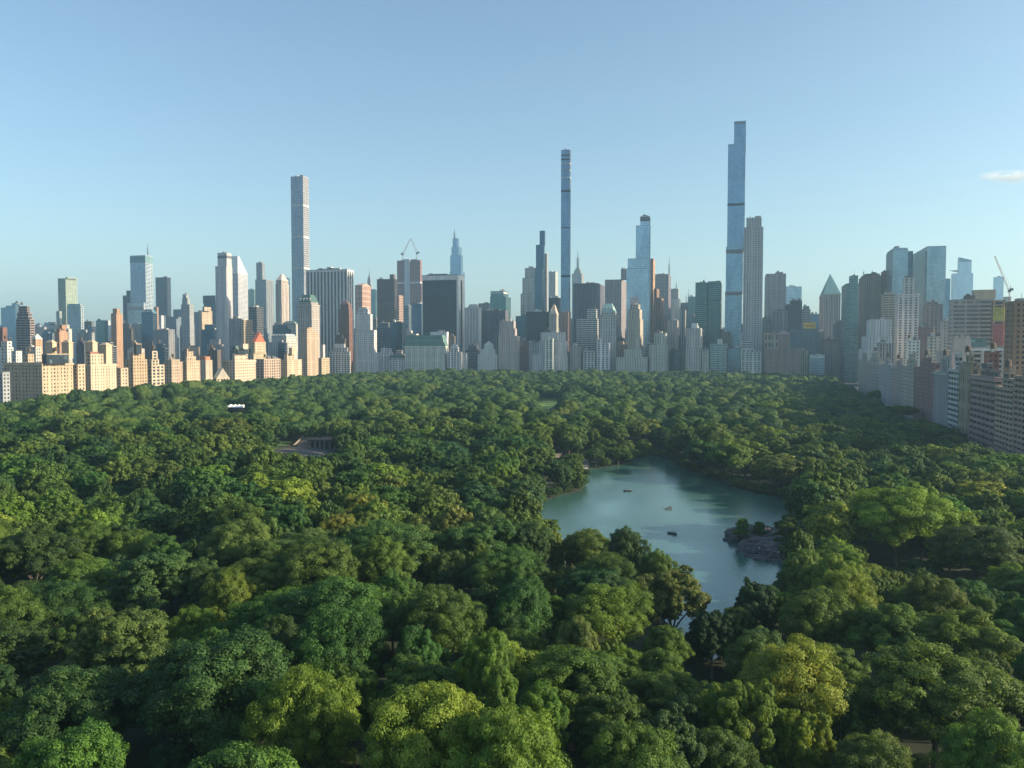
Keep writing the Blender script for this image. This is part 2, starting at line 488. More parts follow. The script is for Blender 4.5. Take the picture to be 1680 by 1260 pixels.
def B(label, a, b, c, top, Y=None, X=None, side='L', sty='stone', col='stone', gl='std', tiers=(), cat='building', name='building',
      extras=(), group='towers and blocks of the city skyline', glass=None, depth=None, roofcol=None, rootz=None):
    """front corner at px b; L: north face a..b, west face b..c; R: east face a..b, north face b..c; top = photo row of the roof"""
    if X is not None: Y, _ = at_x(b, X)
    xb, zt = at_y(b, top, Y)
    def rect(a, b, c, Y):
        xb, _ = at_y(b, 570, Y)
        if side == 'L':
            xe, _ = at_y(a, 570, Y)
            xw = xb
            if c > b + .2:
                y1, _ = at_x(c, xb); dd = min(90, max(8, y1 - Y))
            else: dd = None
            x0, x1 = xe, xw
        else:
            xw, _ = at_y(c, 570, Y)
            if a < b - .2:
                y1, _ = at_x(a, xb); dd = min(150, max(8, y1 - Y))
            else: dd = None
            x0, x1 = xb, xw
        if x1 - x0 < 6: x1 = x0 + 6
        if dd is None: dd = min(45, max(14, (x1 - x0) * .8))
        return [x0, x1, Y, Y + dd]
    base = rect(a, b, c, Y)
    if depth: base[3] = Y + depth
    bz = elev((base[0] + base[1]) / 2, Y)
    bz = max(0.0, bz - .3)
    cx, cy = (base[0] + base[1]) / 2, (base[2] + base[3]) / 2
    root = empty(name, (cx, cy, bz))
    tag(root, label, cat, group)
    BL.append(((a + c) / 2, label, Y))
    off = (cx, cy, bz)
    wc = C[col] if isinstance(col, str) else col
    jr = random.Random(int(abs(cx * 13 + Y * 7))); jv = jr.uniform(.86, 1.12); wc = tuple(x * jv * jr.uniform(.96, 1.04) for x in wc)
    gc = G[gl] if isinstance(gl, str) else gl
    gm = glass if glass else (M_GLASS if sty in ('curtain', 'dark') else M_PANE)
    qw, qg, qr = Q(), Q(), Q()
    rects = [(base, bz - 1, zt)]
    lastz = zt
    for k, t in enumerate(tiers):
        ta, tb, tc, tt = t[:4]
        Yt = Y + 1.2 * (k + 1)
        r = rect(ta, tb, tc, Yt)
        r[3] = min(r[3], base[3] - .8 * (k + 1)) if r[3] > base[3] - .5 or tc <= tb + .2 else r[3]
        if r[3] - r[2] < 5: r[3] = r[2] + 5
        _, z1 = at_y(tb, tt, Yt)
        rects.append((r, lastz, z1)); lastz = z1
    if X is not None and len(rects) > 1:
        rects = [rects[0]] + [([max(r[0], base[0] + .8), min(r[1], base[1] - .8), max(r[2], base[2] + .8), min(r[3], base[3] - .8)], u, v) for r, u, v in rects[1:]]
    if X == XW:
        w_, d_ = base[1] - base[0], base[3] - base[2]
        r0, u, v = rects[-1]
        if len(rects) == 1: rects.append(([base[0] + jr.uniform(2.5, 4), base[1] - 2, base[2] + d_ * jr.uniform(.06, .2), base[3] - d_ * jr.uniform(.06, .25)], v, v + jr.uniform(3.2, 7)))
        rects.append(([base[0] + w_ * .3, base[1] - w_ * .2, base[2] + d_ * jr.uniform(.3, .42), base[3] - d_ * .35], rects[-1][2], rects[-1][2] + jr.uniform(3, 7)))
    for r, z0, z1 in rects:
        if z1 > z0 + .5:
            qr = Q(); tower_bits(qw, qg, qr, r, z0, z1, sty)
            roof = link("roof", qr.mesh("roof", [M_WALL], off), root, color=roofcol or tuple(x * .8 + .02 for x in wc))
    link("wall", qw.mesh("wall", [M_WALL], off), root, color=wc)
    link("glazing", qg.mesh("glazing", [gm], off), root, color=gc)
    R, z0, z1 = rects[-1]
    if not any(e[0] in ('pyr', 'slant', 'gable', 'gablew') for e in extras) and R[1] - R[0] > 9 and R[3] - R[2] > 8:
        for _ in range(jr.choice([1, 2, 2, 3])):
            w_ = jr.uniform(.14, .34) * (R[1] - R[0]); d_ = jr.uniform(.2, .4) * (R[3] - R[2])
            xa = jr.uniform(R[0] + 1, R[1] - 1 - w_); ya = jr.uniform(R[2] + 1.5, R[3] - 1 - d_)
            qx = Q(); hh = jr.uniform(1.6, 4.2); qx.box(xa, xa + w_, ya, ya + d_, z1 + .9, z1 + .9 + hh)
            if jr.random() < .5: qx.box(xa + w_ * .2, xa + w_ * .5, ya + .4, ya + d_ * .6, z1 + .9 + hh, z1 + .9 + hh + 1.5)
            if jr.random() < .35: qx.tube((xa + w_ * .8, ya + d_ * .5, z1 + .9 + hh), (xa + w_ * .8, ya + d_ * .5, z1 + hh + jr.uniform(4, 9)), .14, .07, 4)
            link("penthouse", qx.mesh("penthouse", [M_WALL], off), roof, color=C[jr.choice(['grey', 'stone', 'dgrey', 'pale', 'brown'])])
    for e in extras:
        k = e[0]
        qq = Q()
        def put(nm, mat, color=None, smooth=False):
            return link(nm, qq.mesh(nm, [mat], off), roof if nm in ("penthouse", "water_tank", "mast", "crown_finial") else root, color=color)
        if k == 'pent':           # px a, b, top row
            xa, _ = at_y(e[1], 570, R[2] + 3); xb_, zz = at_y(e[2], e[3], R[2] + 3)
            d = min(R[3] - R[2] - 4, 12); d = max(d, 3)
            qq.box(xa, xb_, R[2] + 3, R[2] + 3 + d, z1 + .9, max(zz, z1 + 2))
            put("penthouse", M_WALL, C[e[4]] if len(e) > 4 else tuple(x * .85 for x in wc))
        elif k == 'tank':
            x, _ = at_y(e[1], 570, R[2] + 6); y = R[2] + 6 if len(e) < 3 else R[2] + e[2]
            x = min(max(x, R[0] + 2.5), R[1] - 2.5); y = min(y, R[3] - 2.5)
            for sx in (-1, 1):
                for sy in (-1, 1): qq.tube((x + sx * 1.5, y + sy * 1.5, z1 + .8), (x + sx * 1.4, y + sy * 1.4, z1 + 3.4), .16, .16, 4)
            qq.cone((x, y), 1.75, z1 + 3.2, z1 + 6.6, 10, 1.7)
            qq.cone((x, y), 1.95, z1 + 6.6, z1 + 7.9, 10)
            put("water_tank", M_TANK)
        elif k == 'mast':
            Ym = (R[2] + R[3]) / 2
            x, zz = at_y(e[1], e[2], Ym); r = e[3] if len(e) > 3 else .5
            zb = z1 + .8
            qq.tube((x, Ym, zb), (x, Ym, zb + (zz - zb) * .6), r, r * .7, 6)
            qq.tube((x, Ym, zb + (zz - zb) * .6), (x, Ym, zz), r * .45, r * .2, 5)
            for i in range(5):
                h = zb + (zz - zb) * (.12 + .1 * i)
                qq.box(x - r * 1.6, x + r * 1.6, Ym - r * 1.6, Ym + r * 1.6, h, h + .5)
            put("mast", M_STEEL)
        elif k == 'pyr':          # top row, colour, flatness
            _, zz = at_y((a + b) / 2, e[1], (R[2] + R[3]) / 2)
            f = e[3] if len(e) > 3 else .02
            qq.pyramid(R[0] - .3, R[1] + .3, R[2] - .3, R[3] + .3, z1 + .95, zz, f, f)
            qq.box(R[0] - .5, R[1] + .5, R[2] - .5, R[3] + .5, z1 + .5, z1 + .94)
            put("spire_roof" if f < .1 else "mansard_roof", M_WALL, e[2])
            if f > .1:
                w = (R[1] - R[0])
                nq = max(2, int(w / 5)); qd = Q()
                for i in range(nq):
                    x = R[0] + (i + .5) * w / nq
                    yy = R[2] + .35; hh = (zz - z1) * .45
                    qd.box(x - .9, x + .9, yy, yy + 2.0, z1 + 1.6, z1 + 1.6 + hh, True)
                link("dormer", qd.mesh("dormer", [M_WALL], off), root, color=C['pale'])["kind"] = "stuff"
        elif k == 'gable':        # top row, colour ; ridge runs front to back
            _, zz = at_y((a + b) / 2, e[1], R[2])
            x0, x1, y0, y1 = R; xm = (x0 + x1) / 2
            qq.quad((x0, y0, z1), (x0, y1, z1), (xm, y1, zz), (xm, y0, zz)); qq.quad((x1, y1, z1), (x1, y0, z1), (xm, y0, zz), (xm, y1, zz))
            qq.quad((x0, y0 + .1, z1), (x1, y0 + .1, z1), (xm, y0 + .1, zz - .1), (xm, y0 + .1, zz - .1))
            qq.quad((x0, y1 - .1, z1), (xm, y1 - .1, zz - .1), (xm, y1 - .1, zz - .1), (x1, y1 - .1, z1))
            put("gable_roof", M_WALL, e[2])
        elif k == 'gablew':       # ridge runs across, gable faces the west
            _, zz = at_y((a + b) / 2, e[1], R[2])
            x0, x1, y0, y1 = R; ym = (y0 + y1) / 2
            qq.quad((x0, y0, z1), (x1, y0, z1), (x1, ym, zz), (x0, ym, zz)); qq.quad((x0, y1, z1), (x0, ym, zz), (x1, ym, zz), (x1, y1, z1))
            qq.quad((x1 - .1, y0, z1), (x1 - .1, y1, z1), (x1 - .1, ym, zz - .1), (x1 - .1, ym, zz - .1))
            put("gable_roof", M_WALL, e[2])
        elif k == 'slant':        # one slope going down to the west, from top row down to z1
            _, zz = at_y(e[2], e[1], R[2])
            x0, x1, y0, y1 = R; ym = y0 + (y1 - y0) * .12; zl = z1 + .9
            qq.quad((x0, y0, zl), (x1, y0, zl), (x1, y0, zz), (x0, y0, zz)); qq.quad((x0, y0, zz), (x1, y0, zz), (x1, ym, zz), (x0, ym, zz))
            qq.quad((x0, ym, zz), (x1, ym, zz), (x1, y1, zl), (x0, y1, zl))
            for xx in (x0, x1):
                qq.quad((xx, y0, zl), (xx, ym, zl), (xx, ym, zz), (xx, y0, zz)); qq.quad((xx, ym, zl), (xx, y1, zl), (xx, y1, zl + .01), (xx, ym, zz))
            put("slanted_crown", M_WALL, e[3])
        elif k == 'belt':         # row, thickness px, colour : dark or pale band wrapped around the shaft
            rr, b0, b1 = rects[e[4]] if len(e) > 4 else rects[-1]
            _, zc = at_y(b, e[1], rr[2]); t = abs(e[2]) * rr[2] / FPX
            qq.box(rr[0] - .12, rr[1] + .12, rr[2] - .12, rr[3] + .12, zc - t, zc, True)
            put("mechanical_floor", M_WALL, C[e[3]] if isinstance(e[3], str) else e[3])
        elif k == 'cornice':
            rr, b0, b1 = rects[e[1]]
            qq.box(rr[0] - .8, rr[1] + .8, rr[2] - .8, rr[3] + .8, b1 - 1.6, b1 - .1, True)
            put("cornice", M_WALL, tuple(min(.8, x * 1.15) for x in wc))
        elif k == 'sign':         # px a, b, rows top, bottom, colour, words
            xa, _ = at_y(e[1], 570, R[2] - .5); xb_, zt_ = at_y(e[2], e[3], R[2] - .5); _, zb_ = at_y(e[2], e[4], R[2] - .5)
            yy = R[2] - 2.6
            qq.box(xa, xb_, yy, yy + .6, zb_, zt_, True)
            put("sign_board", M_SIGN_Y)
        elif k == 'wframe':       # pale vertical frames closing both edges of the west face and the front
            x0, x1, y0, y1 = base; t = 3.2
            for ya, yb_ in ((y0 - .35, y0 + (y1 - y0) * .36), (y0 + (y1 - y0) * .64, y1 + .2)):
                qq.box(x1 - .4, x1 + .5, ya, yb_, bz, z1 + .2)
            for xa, xb_ in ((x0 - .3, x0 + t * .4), (x1 - t, x1 - .42)):
                qq.box(xa, xb_, y0 - .5, y0 + .1, bz, z1 - .5)
            put("stone_frame", M_WALL, C['white'])
        elif k == 'crown':        # small battlement pieces on the last tier's rim
            x0, x1, y0, y1 = R; nn = max(2, int((x1 - x0) / 4))
            for i in range(nn):
                x = x0 + (i + .5) * (x1 - x0) / nn
                qq.box(x - .9, x + .9, y0 - .1, y0 + 1.2, z1 + .9, z1 + 2.6 + (1.6 if i % 2 else 0))
            put("crown_finial", M_WALL, tuple(min(.8, x * 1.05) for x in wc))["kind"] = "stuff"
    return root, rects, off

M_SIGN_Y = simple_mat("sign_yellow", (0.85, 0.55, 0.06), 0.6, noise=0.08)

def roofstuff(r, w=1.0):
    return [('tank', r)]

def landmark_buildings():
    FG = 'sunlit stone apartment houses along the east avenue'
    # ---------------- east avenue row (sunlit west faces)
    B("plain grey stone block at the left edge beside the long sunlit apartment house", -25, 3, 5, 612, X=XE, col='grey', group=FG, name='apartment_building')
    B("long pale stone apartment house with two square roof towers at far left", 5, 68, 119, 597, X=XE, sty='stone', col='sand', group=FG, name='apartment_building',
      tiers=[(77, 84, 119, 582)], extras=[('cornice', 0), ('tank', 80, 20)])
    B("narrow sunlit end block between the twin tower house and the red topped house", 119, 121, 133, 599, X=XE - .5, col='sand', group=FG, name='apartment_building')
    B("sunlit stone apartment house with two unequal roof towers and reddish penthouse", 133, 148, 190, 599, X=XE, col=(.50, .40, .30), sty='brick', group=FG, name='apartment_building',
      tiers=[(140, 151, 172, 582)], extras=[('pent', 141, 148, 577, 'red'), ('cornice', 0)])
    B("low sunlit annex stepping down right of the unequal towered apartment house", 190, 193, 205, 605, X=XE - .3, col='sand', group=FG, name='apartment_building')
    B("sunlit apartment house with a lone slim roof tower and broken roofline", 205, 218, 241, 591, X=XE, col=(.46, .35, .24), group=FG, name='apartment_building',
      tiers=[(212, 220, 239, 581), (224, 226, 234, 565)], extras=[('crown',)])
    B("cream apartment house stepping back in white terraces with a thin chimney", 241, 246, 267, 600, X=XE, sty='big', col='cream', group=FG, name='apartment_building',
      tiers=[(244, 250, 262, 591), (250, 254, 260, 577)], extras=[('tank', 256)])
    B("grey and gold corner apartment house with flat roof and plain sides", 267, 281, 299, 595, X=XE, col='sand', group=FG, name='apartment_building',
      tiers=[(272, 284, 297, 591)], extras=[('tank', 286), ('crown',)])
    B("tan apartment house rising to a small lit tower above bay fronts", 299, 304, 326, 593, X=XE, col='tan', group=FG, name='apartment_building',
      tiers=[(303, 307, 322, 586), (304, 308, 317, 578)], extras=[('crown',)])
    B("flat topped sunlit block with a red tiled penthouse beside the gabled church", 326, 337, 348, 592, X=XE, sty='brick', col=(.50, .42, .33), group=FG, name='apartment_building',
      extras=[('pent', 328, 337, 585, 'rust')])
    B("low stone church hall with a steep sunlit gable facing the park", 348, 352, 373, 621, X=XE, sty='big', col='cream', group=FG, name='church', cat='church',
      extras=[('gablew', 604, (.30, .28, .24))])
    B("broad sunlit apartment house with stepped tower and thin pinnacle", 366, 385, 419, 592, X=XE, col=(.52, .43, .32), group=FG, name='apartment_building',
      tiers=[(381, 391, 412, 581), (390, 394, 411, 573)], extras=[('pent', 394, 399, 564), ('cornice', 0)])
    B("apartment house with a steep red tile roof over a sunlit gable", 410, 414, 435, 580, Y=1085, col='tan', group=FG, name='apartment_building',
      tiers=[(412, 416, 434, 562)], extras=[('gablew', 545, (.40, .11, .06))])
    B("plain sunlit block right of the steep red tile roof", 419, 433, 460, 590, X=XE, sty='big', col=(.44, .35, .26), group=FG, name='apartment_building', extras=[('tank', 440)])
    B("sunlit block with two short pinnacles before the pale terraced house", 460, 471, 495, 591, X=XE, sty='brick', col=(.50, .39, .28), group=FG, name='apartment_building',
      tiers=[(466, 473, 485, 582)], extras=[('pent', 474, 479, 570, 'sand')])
    B("tall narrow tan brick tower lit gold on its park side", 493, 504, 522, 544, X=XE, col='sand', sty='brick', group=FG, name='apartment_building',
      tiers=[(496, 505, 518, 540)], extras=[('pent', 500, 506, 537)])
    B("short tan block right of the gold lit brick tower", 522, 527, 540, 588, X=XE, col='tan', group=FG, name='apartment_building')
    B("pale terraced mansion block with rows of grey dormers behind the sunlit row", 440, 470, 488, 562, Y=1230, col='pale', name='apartment_building',
      tiers=[(446, 470, 486, 553)], extras=[('pyr', 548, (.30, .34, .37), .8)])
    # second row behind the avenue on the far left
    B("white stepped block peeking over the roofs at the far left edge", -5, 12, 22, 571, Y=800, col='white', name='apartment_building', tiers=[(2, 12, 20, 561)], extras=[('tank', 6)])
    B("small white block with a rounded corner behind the long pale house", 18, 26, 34, 577, Y=760, col='white', name='apartment_building')
    B("tan block with a domed tank behind the long pale house", 38, 43, 51, 582, Y=740, col='tan', name='apartment_building', extras=[('tank', 42)])
    B("grey blue glass block with a stepped top at far left", 3, 27, 35, 505, Y=1500, sty='curtain', col='blue', gl='lblue', tiers=[(11, 27, 35, 502), (21, 28, 34, 498)])
    B("dark banded brown tower with crown of three steps at far left", 27, 50, 58, 524, Y=1100, sty='ribbon', col=(.26, .22, .20), gl='dark', tiers=[(29, 48, 54, 514), (32, 46, 51, 503)], extras=[('tank', 40)])
    B("dark slab sliver between the left edge towers", -20, 5, 8, 538, Y=1000, sty='brick', col='red')
    B("tiny pale far off tower beside the banded brown tower", 60, 67, 71, 531, Y=2600, sty='curtain', col='blue', gl='lblue')
    B("orange brick block with a pale hipped roof below the banded tower", 53, 58, 69, 557, Y=950, sty='brick', col='orange', extras=[('pyr', 548, (.45, .55, .48), .15)])
    B("dark teal block left of the stepped orange block", 72, 90, 92, 541, Y=1800, sty='dark', col='dgrey', gl='teal')
    B("tall green grey apartment tower with balconies lit green gold", 97, 110, 129, 457, Y=1900, sty='balcony', col=(.36, .40, .34), gl='green', tiers=[(110, 111, 128, 455)])
    B("lower shoulder of green grey tower beside the balconied one", 93, 99, 101, 511, Y=1850, sty='balcony', col=(.34, .38, .36), gl='green')
    B("white gridded glass tower in front of the green gold balconies", 111, 134, 138, 503, Y=1500, sty='big', col=(.40, .46, .50), gl='lblue', glass=M_GLASS, tiers=[(112, 133, 136, 499)])
    B("stepped orange brick block lit on its right side", 90, 98, 112, 545, Y=1000, sty='brick', col='orange', tiers=[(93, 99, 109, 540), (97, 100, 104, 534)])
    B("dark blue flat block right of the white gridded tower", 137, 152, 158, 536, Y=1800, sty='dark', col='dgrey', gl='dblue', extras=[('pent', 140, 150, 527)])
    B("teal glass box left of the slim rust tower", 158, 172, 178, 526, Y=1700, sty='curtain', col='green', gl='teal')
    B("slim rust coloured tower glowing orange on its right side", 183, 192, 202, 515, Y=1300, sty='brick', col=(.42, .26, .17), gl='brown', tiers=[(186, 193, 198, 507)])
    B("black stepped slab left of the masted glass tower", 203, 215, 217, 485, Y=2300, sty='dark', col='black', gl='dark', tiers=[(209, 215, 216, 477)])
    B("tall pale glass tower with teal cap and thin roof mast", 216, 241, 253, 419, Y=2100, sty='ribbon', col=(.42, .47, .50), gl='blue', glass=M_GLASS,
      extras=[('belt', 420, 12, (.13, .24, .26)), ('mast', 242, 397, 1.3)], name='skyscraper', cat='skyscraper')
    B("lower glass wing at the foot of the teal capped masted tower", 210, 237, 240, 497, Y=2050, sty='ribbon', col=(.42, .46, .50), gl='lblue', glass=M_GLASS, extras=[('belt', 503, 7, 'grey')])
    B("plain dark slab right of the masted glass tower", 257, 276, 282, 455, Y=2600, sty='dark', col=(.10, .11, .14), gl='dark')
    B("blue curved roof glass block before the masted tower's foot", 233, 252, 259, 514, Y=1500, sty='curtain', col='blue', gl='dblue', extras=[('pyr', 508, (.07, .16, .22), .6)])
    B("narrow orange block behind the blue curved roof block", 253, 257, 261, 504, Y=1900, sty='brick', col='orange')
    B("small sunlit white slab beside the plain dark slab", 262, 264, 271, 518, Y=1700, sty='blank', col='white')
    B("grey flat office block with vertical ribs below the dark slab", 252, 277, 287, 541, Y=1450, sty='fins', col='grey', gl='teal')
    B("blue grey stepped block left of the slender deco tower", 274, 290, 299, 520, Y=2100, sty='stone', col='blue', tiers=[(285, 298, 300, 508)])
    B("slender grey art deco tower with a stepped crown", 298, 312, 319, 500, Y=1800, sty='stone', col='grey', tiers=[(300, 309, 313, 490), (301, 307, 311, 484)], extras=[('crown',)], name='skyscraper', cat='skyscraper')
    B("sunlit tan slab with stepped top left of dark angular tower", 327, 332, 349, 510, Y=1950, sty='stone', col='tan', tiers=[(333, 335, 346, 504)])
    B("dark angular tower with a notched top behind the tan slab", 335, 354, 356, 497, Y=2500, sty='dark', col='dark', gl='dark', tiers=[(334, 353, 355, 485)])
    B("grey block between the deco tower and tan slab", 318, 329, 333, 512, Y=2300, sty='stone', col='blue')
    B("dark blue glass block in front of the tan slab", 330, 352, 356, 541, Y=1500, sty='dark', col='dark', gl='dblue', tiers=[(336, 350, 353, 533)])
    B("tall pale concrete slab tower with a lit narrow right side", 355, 373, 383, 437, Y=1900, sty='brick', col=(.46, .45, .43), tiers=[(359, 374, 382, 415)], extras=[('belt', 419, 5, 'dgrey')], name='skyscraper', cat='skyscraper')
    B("white tower with a sloping wedge roof and horizontal bands", 382, 392, 408, 449, Y=2350, sty='ribbon', col=(.66, .66, .64), gl='std', extras=[('slant', 420, 393, (.70, .70, .68))], name='skyscraper', cat='skyscraper')
    B("pale green far tower behind the wedge roofed tower", 406, 418, 421, 475, Y=3000, sty='curtain', col=(.35, .50, .44), gl='green')
    B("pair of blue grey blocks under the pale slab tower", 376, 397, 402, 523, Y=1400, sty='stone', col='grey')
    B("sunlit beige block with balconies under the wedge roofed tower", 396, 399, 413, 525, Y=1380, sty='balcony', col='tan')
    B("dark glass tower with a ribbed cap behind the peaked pink tower", 420, 438, 450, 459, Y=2500, sty='fins', col='grey', gl='dblue', glass=M_GLASS, tiers=[(422, 432, 436, 431)])
    B("dark block with white bands on its right side", 408, 422, 433, 504, Y=1700, sty='ribbon', col='dgrey', gl='dark')
    B("pinkish stone tower with steep gabled peak lit peach", 453, 463, 475, 466, Y=1900, sty='fins', col=(.56, .47, .41), gl='std', tiers=[(454, 463, 474, 460)], extras=[('pyr', 449, (.50, .42, .38), .1)], name='skyscraper', cat='skyscraper')
    B("far blue slab just behind the peaked pink tower", 466, 474, 477, 456, Y=2700, sty='curtain', col='blue', gl='blue')
    B("very tall slender white square tower with a grid of windows", 480, 500, 509, 289, Y=1750, sty='grid', col=(.56, .57, .56), gl='blue', glass=M_GLASS, name='skyscraper', cat='skyscraper',
      extras=[('belt', 335, 3, 'pale'), ('belt', 387, 3, 'pale'), ('belt', 438, 3, 'pale')])
    B("grey stone hotel tower with dark green mansard crown", 489, 512, 525, 500, Y=1400, sty='stone', col=(.42, .38, .34), tiers=[(491, 511, 523, 496)], extras=[('pyr', 484, (.06, .13, .12), .6), ('cornice', 0)], name='hotel', cat='hotel')
    B("green copper roofed block left of the mansard crowned hotel", 463, 486, 490, 533, Y=1480, sty='stone', col='pale', extras=[('pyr', 527, (.16, .28, .24), .5)])
    B("broad slab tower with thick white vertical stripes over dark glass", 503, 571, 581, 442, Y=1560, sty='wfins', col=(.62, .63, .63), gl='dark', name='skyscraper', cat='skyscraper', extras=[('pent', 537, 543, 438), ('belt', 442.5, 2.5, 'white')])
    B("dark red brick tower with a pointed top before the striped slab", 556, 573, 579, 508, Y=1500, sty='brick', col='red', tiers=[(559, 572, 577, 500)], extras=[('pyr', 492, (.16, .10, .09), .1)])
    B("low brown stepped block under the dark red pointed tower", 549, 566, 572, 556, Y=1495, sty='brick', col='brown', tiers=[(552, 562, 566, 550)])
    B("pale blue white club block with a boxy roof tank house", 540, 569, 575, 578, Y=1470, sty='big', col='white', tiers=[(546, 566, 571, 571)], extras=[('pent', 549, 563, 564, 'white')])
    B("small grey block between the gold tower and the white club block", 522, 530, 532, 566, Y=1440, sty='blank', col='pale')
    B("pink granite tower with a broken pediment top", 583, 595, 609, 468, Y=2100, sty='tall', col=(.50, .33, .26), gl='brown', tiers=[], extras=[('gablew', 464, (.46, .32, .26))], name='skyscraper', cat='skyscraper')
    B("tapering steel tower with a needle spire behind the pediment tower", 601, 611, 614, 475, Y=3000, sty='stone', col='grey', tiers=[(602, 610, 612, 468), (603.5, 608.5, 610, 461)], extras=[('pyr', 448, (.24, .25, .27), .03), ('mast', 606, 437, 1.0)], name='skyscraper', cat='skyscraper')
    B("greenish far block beside the needle spire", 609, 617, 619, 476, Y=2800, sty='curtain', col='green', gl='teal')
    B("white stone stepped hotel tower with arched crown windows", 583, 622, 627, 579, Y=1470, sty='stone', col=(.60, .60, .58), name='hotel', cat='hotel',
      tiers=[(583, 614, 620, 542), (584, 608, 614, 516), (587, 604, 610, 509)], extras=[('pyr', 504, (.35, .36, .36), .55), ('crown',)])
    B("dark brown glass slab left of the netted construction tower", 619, 648, 652, 458, Y=2000, sty='dark', col=(.14, .10, .10), gl='brown', extras=[('belt', 490, 2, 'dark'), ('pent', 640, 646, 450)], name='skyscraper', cat='skyscraper')
    B("low white block with terrace left of the green roofed hotel", 624, 640, 645, 579, Y=1470, sty='big', col='white', tiers=[(625, 640, 643, 572)])
    B("cream low block with a dark roof beside the green roofed hotel", 638, 663, 666, 588, Y=1465, sty='big', col='white', extras=[('pyr', 582, (.07, .12, .11), .8)])
    B("brown balconied slab in front of the construction tower", 651, 655, 662, 485, Y=1900, sty='ribbon', col=(.42, .27, .22), gl='brown')
    B("dark blue block below the brown balconied slab", 640, 660, 665, 529, Y=1650, sty='dark', col='dark', gl='dblue')
    B("slim slab with a gold lit edge before the construction tower", 663, 671, 675, 502, Y=2000, sty='dark', col='grey', gl='dblue')
    B("mirror blue block right of the gold edged slab", 675, 692, 696, 499, Y=1850, sty='curtain', col='blue', gl='blue')
    con, rc, off = B("unfinished steel tower wrapped in dark red netting", 652, 692, 695, 466, Y=2500, sty='ribbon', col=(.30, .13, .13), gl='brown', name='skyscraper', cat='skyscraper',
      tiers=[(652, 690, 694, 427)], extras=[('belt', 462, 3, 'pale')])
    xa, _ = at_y(664, 570, 2498); xb, zt = at_y(672, 425, 2498); q = Q(); q.box(xa, xb, 2497.5, 2499.6, 20, zt, True)
    link("hoist_shaft", q.mesh("hoist_shaft", [M_WALL], off), con, color=(.42, .46, .5))
    B("wide dark glass slab framed in white stone with a slit side", 693, 752, 762, 451, Y=1600, sty='dark', col=(.07, .08, .10), gl='dark', name='skyscraper', cat='skyscraper',
      extras=[('belt', 451.2, 8, 'white'), ('pent', 713, 733, 449, 'dgrey'), ('wframe',)])
    B("tapering blue glass tower with notched steps and needle", 738, 757, 763, 446, Y=2900, sty='curtain', col='blue', gl='lblue', name='skyscraper', cat='skyscraper',
      tiers=[(739, 757, 760, 419), (741, 753, 758, 405), (743, 751, 754, 391)], extras=[('mast', 745.5, 374, 2.2)])
    B("white chateau style hotel with steep green copper roof", 664, 729, 735, 568, Y=1465, sty='stone', col=(.66, .66, .63), name='hotel', cat='hotel',
      extras=[('pyr', 550, (.10, .20, .18), .86), ('cornice', 0)])
    B("brown grey block rising behind the green roofed hotel's right end", 730, 745, 748, 552, Y=1540, sty='stone', col='brown')
    B("low white penthouse block behind the green copper roof", 706, 733, 736, 545, Y=1530, sty='blank', col='white')
    B("small white gabled house front between green roofed hotel and striped slab", 734, 754, 758, 578, Y=1465, sty='big', col='white', tiers=[(739, 750, 753, 572)], extras=[('pyr', 563, (.45, .47, .48), .15)])
    B("low pale block at the foot of the fin striped tower", 754, 765, 768, 580, Y=1480, sty='stone', col='pale')
    B("fin striped tower with white verticals and a gold lit edge", 762, 786, 790, 505, Y=1600, sty='fins', col=(.50, .50, .50), gl='dark', extras=[('pent', 770, 782, 499)])
    B("dark blue grey block with reddish windows right of fin striped tower", 789, 829, 834, 510, Y=1700, sty='stone', col=(.12, .12, .15), gl='brown')
    B("low dim block with a water tank behind the dark blue grey block", 785, 803, 806, 498, Y=2400, sty='stone', col='brown')
    B("chamfered green glass block with a white framed top", 804, 830, 838, 487, Y=1950, sty='curtain', col='green', gl='teal', tiers=[(805, 826, 834, 478)], extras=[('belt', 479, 2, 'white')])
    B("white ornate hotel with a stepped gable and pinnacle", 784, 815, 819, 582, Y=1465, sty='stone', col=(.62, .63, .62), name='hotel', cat='hotel', tiers=[(788, 811, 814, 574), (794, 808, 810, 567)], extras=[('pyr', 560, (.5, .51, .5), .1)])
    B("tall brownish pink deco hotel with shouldered square top", 818, 849, 853, 552, Y=1468, sty='stone', col=(.46, .40, .36), name='hotel', cat='hotel', tiers=[(819, 845, 848, 540), (820, 843, 846, 528)], extras=[('crown',)])
    B("dark blue mass behind and right of the brownish pink deco hotel", 846, 866, 869, 519, Y=1750, sty='dark', col='dark', gl='dblue')
    B("pale grey tower stepping up leftwards beside the dark tapered needle tower", 854, 877, 880, 482, Y=2000, sty='stone', col='pale', tiers=[(857, 877, 880, 456), (861, 877, 879, 440)])
    B("dark blue tapered needle tower with a slanting tip", 877, 890, 892, 440, Y=1850, sty='curtain', col='dblue' if 'dblue' in C else 'dark', gl='dblue', name='skyscraper', cat='skyscraper',
      tiers=[(879, 892, 893, 402), (885, 893, 894, 379)])
    B("thin brown grey slab just right of the dark tapered needle", 891, 897, 899, 417, Y=2000, sty='stone', col='grey')
    B("far ribbed tower between needle tower and pencil thin tower", 900, 911, 915, 446, Y=2400, sty='fins', col='pale', gl='std')
    B("low dark block at the right of the far ribbed tower", 900, 918, 920, 489, Y=1900, sty='dark', col='dark', gl='dark')
    B("black glass block below the dark tapered needle tower", 863, 896, 900, 512, Y=1650, sty='dark', col='black', gl='dark')
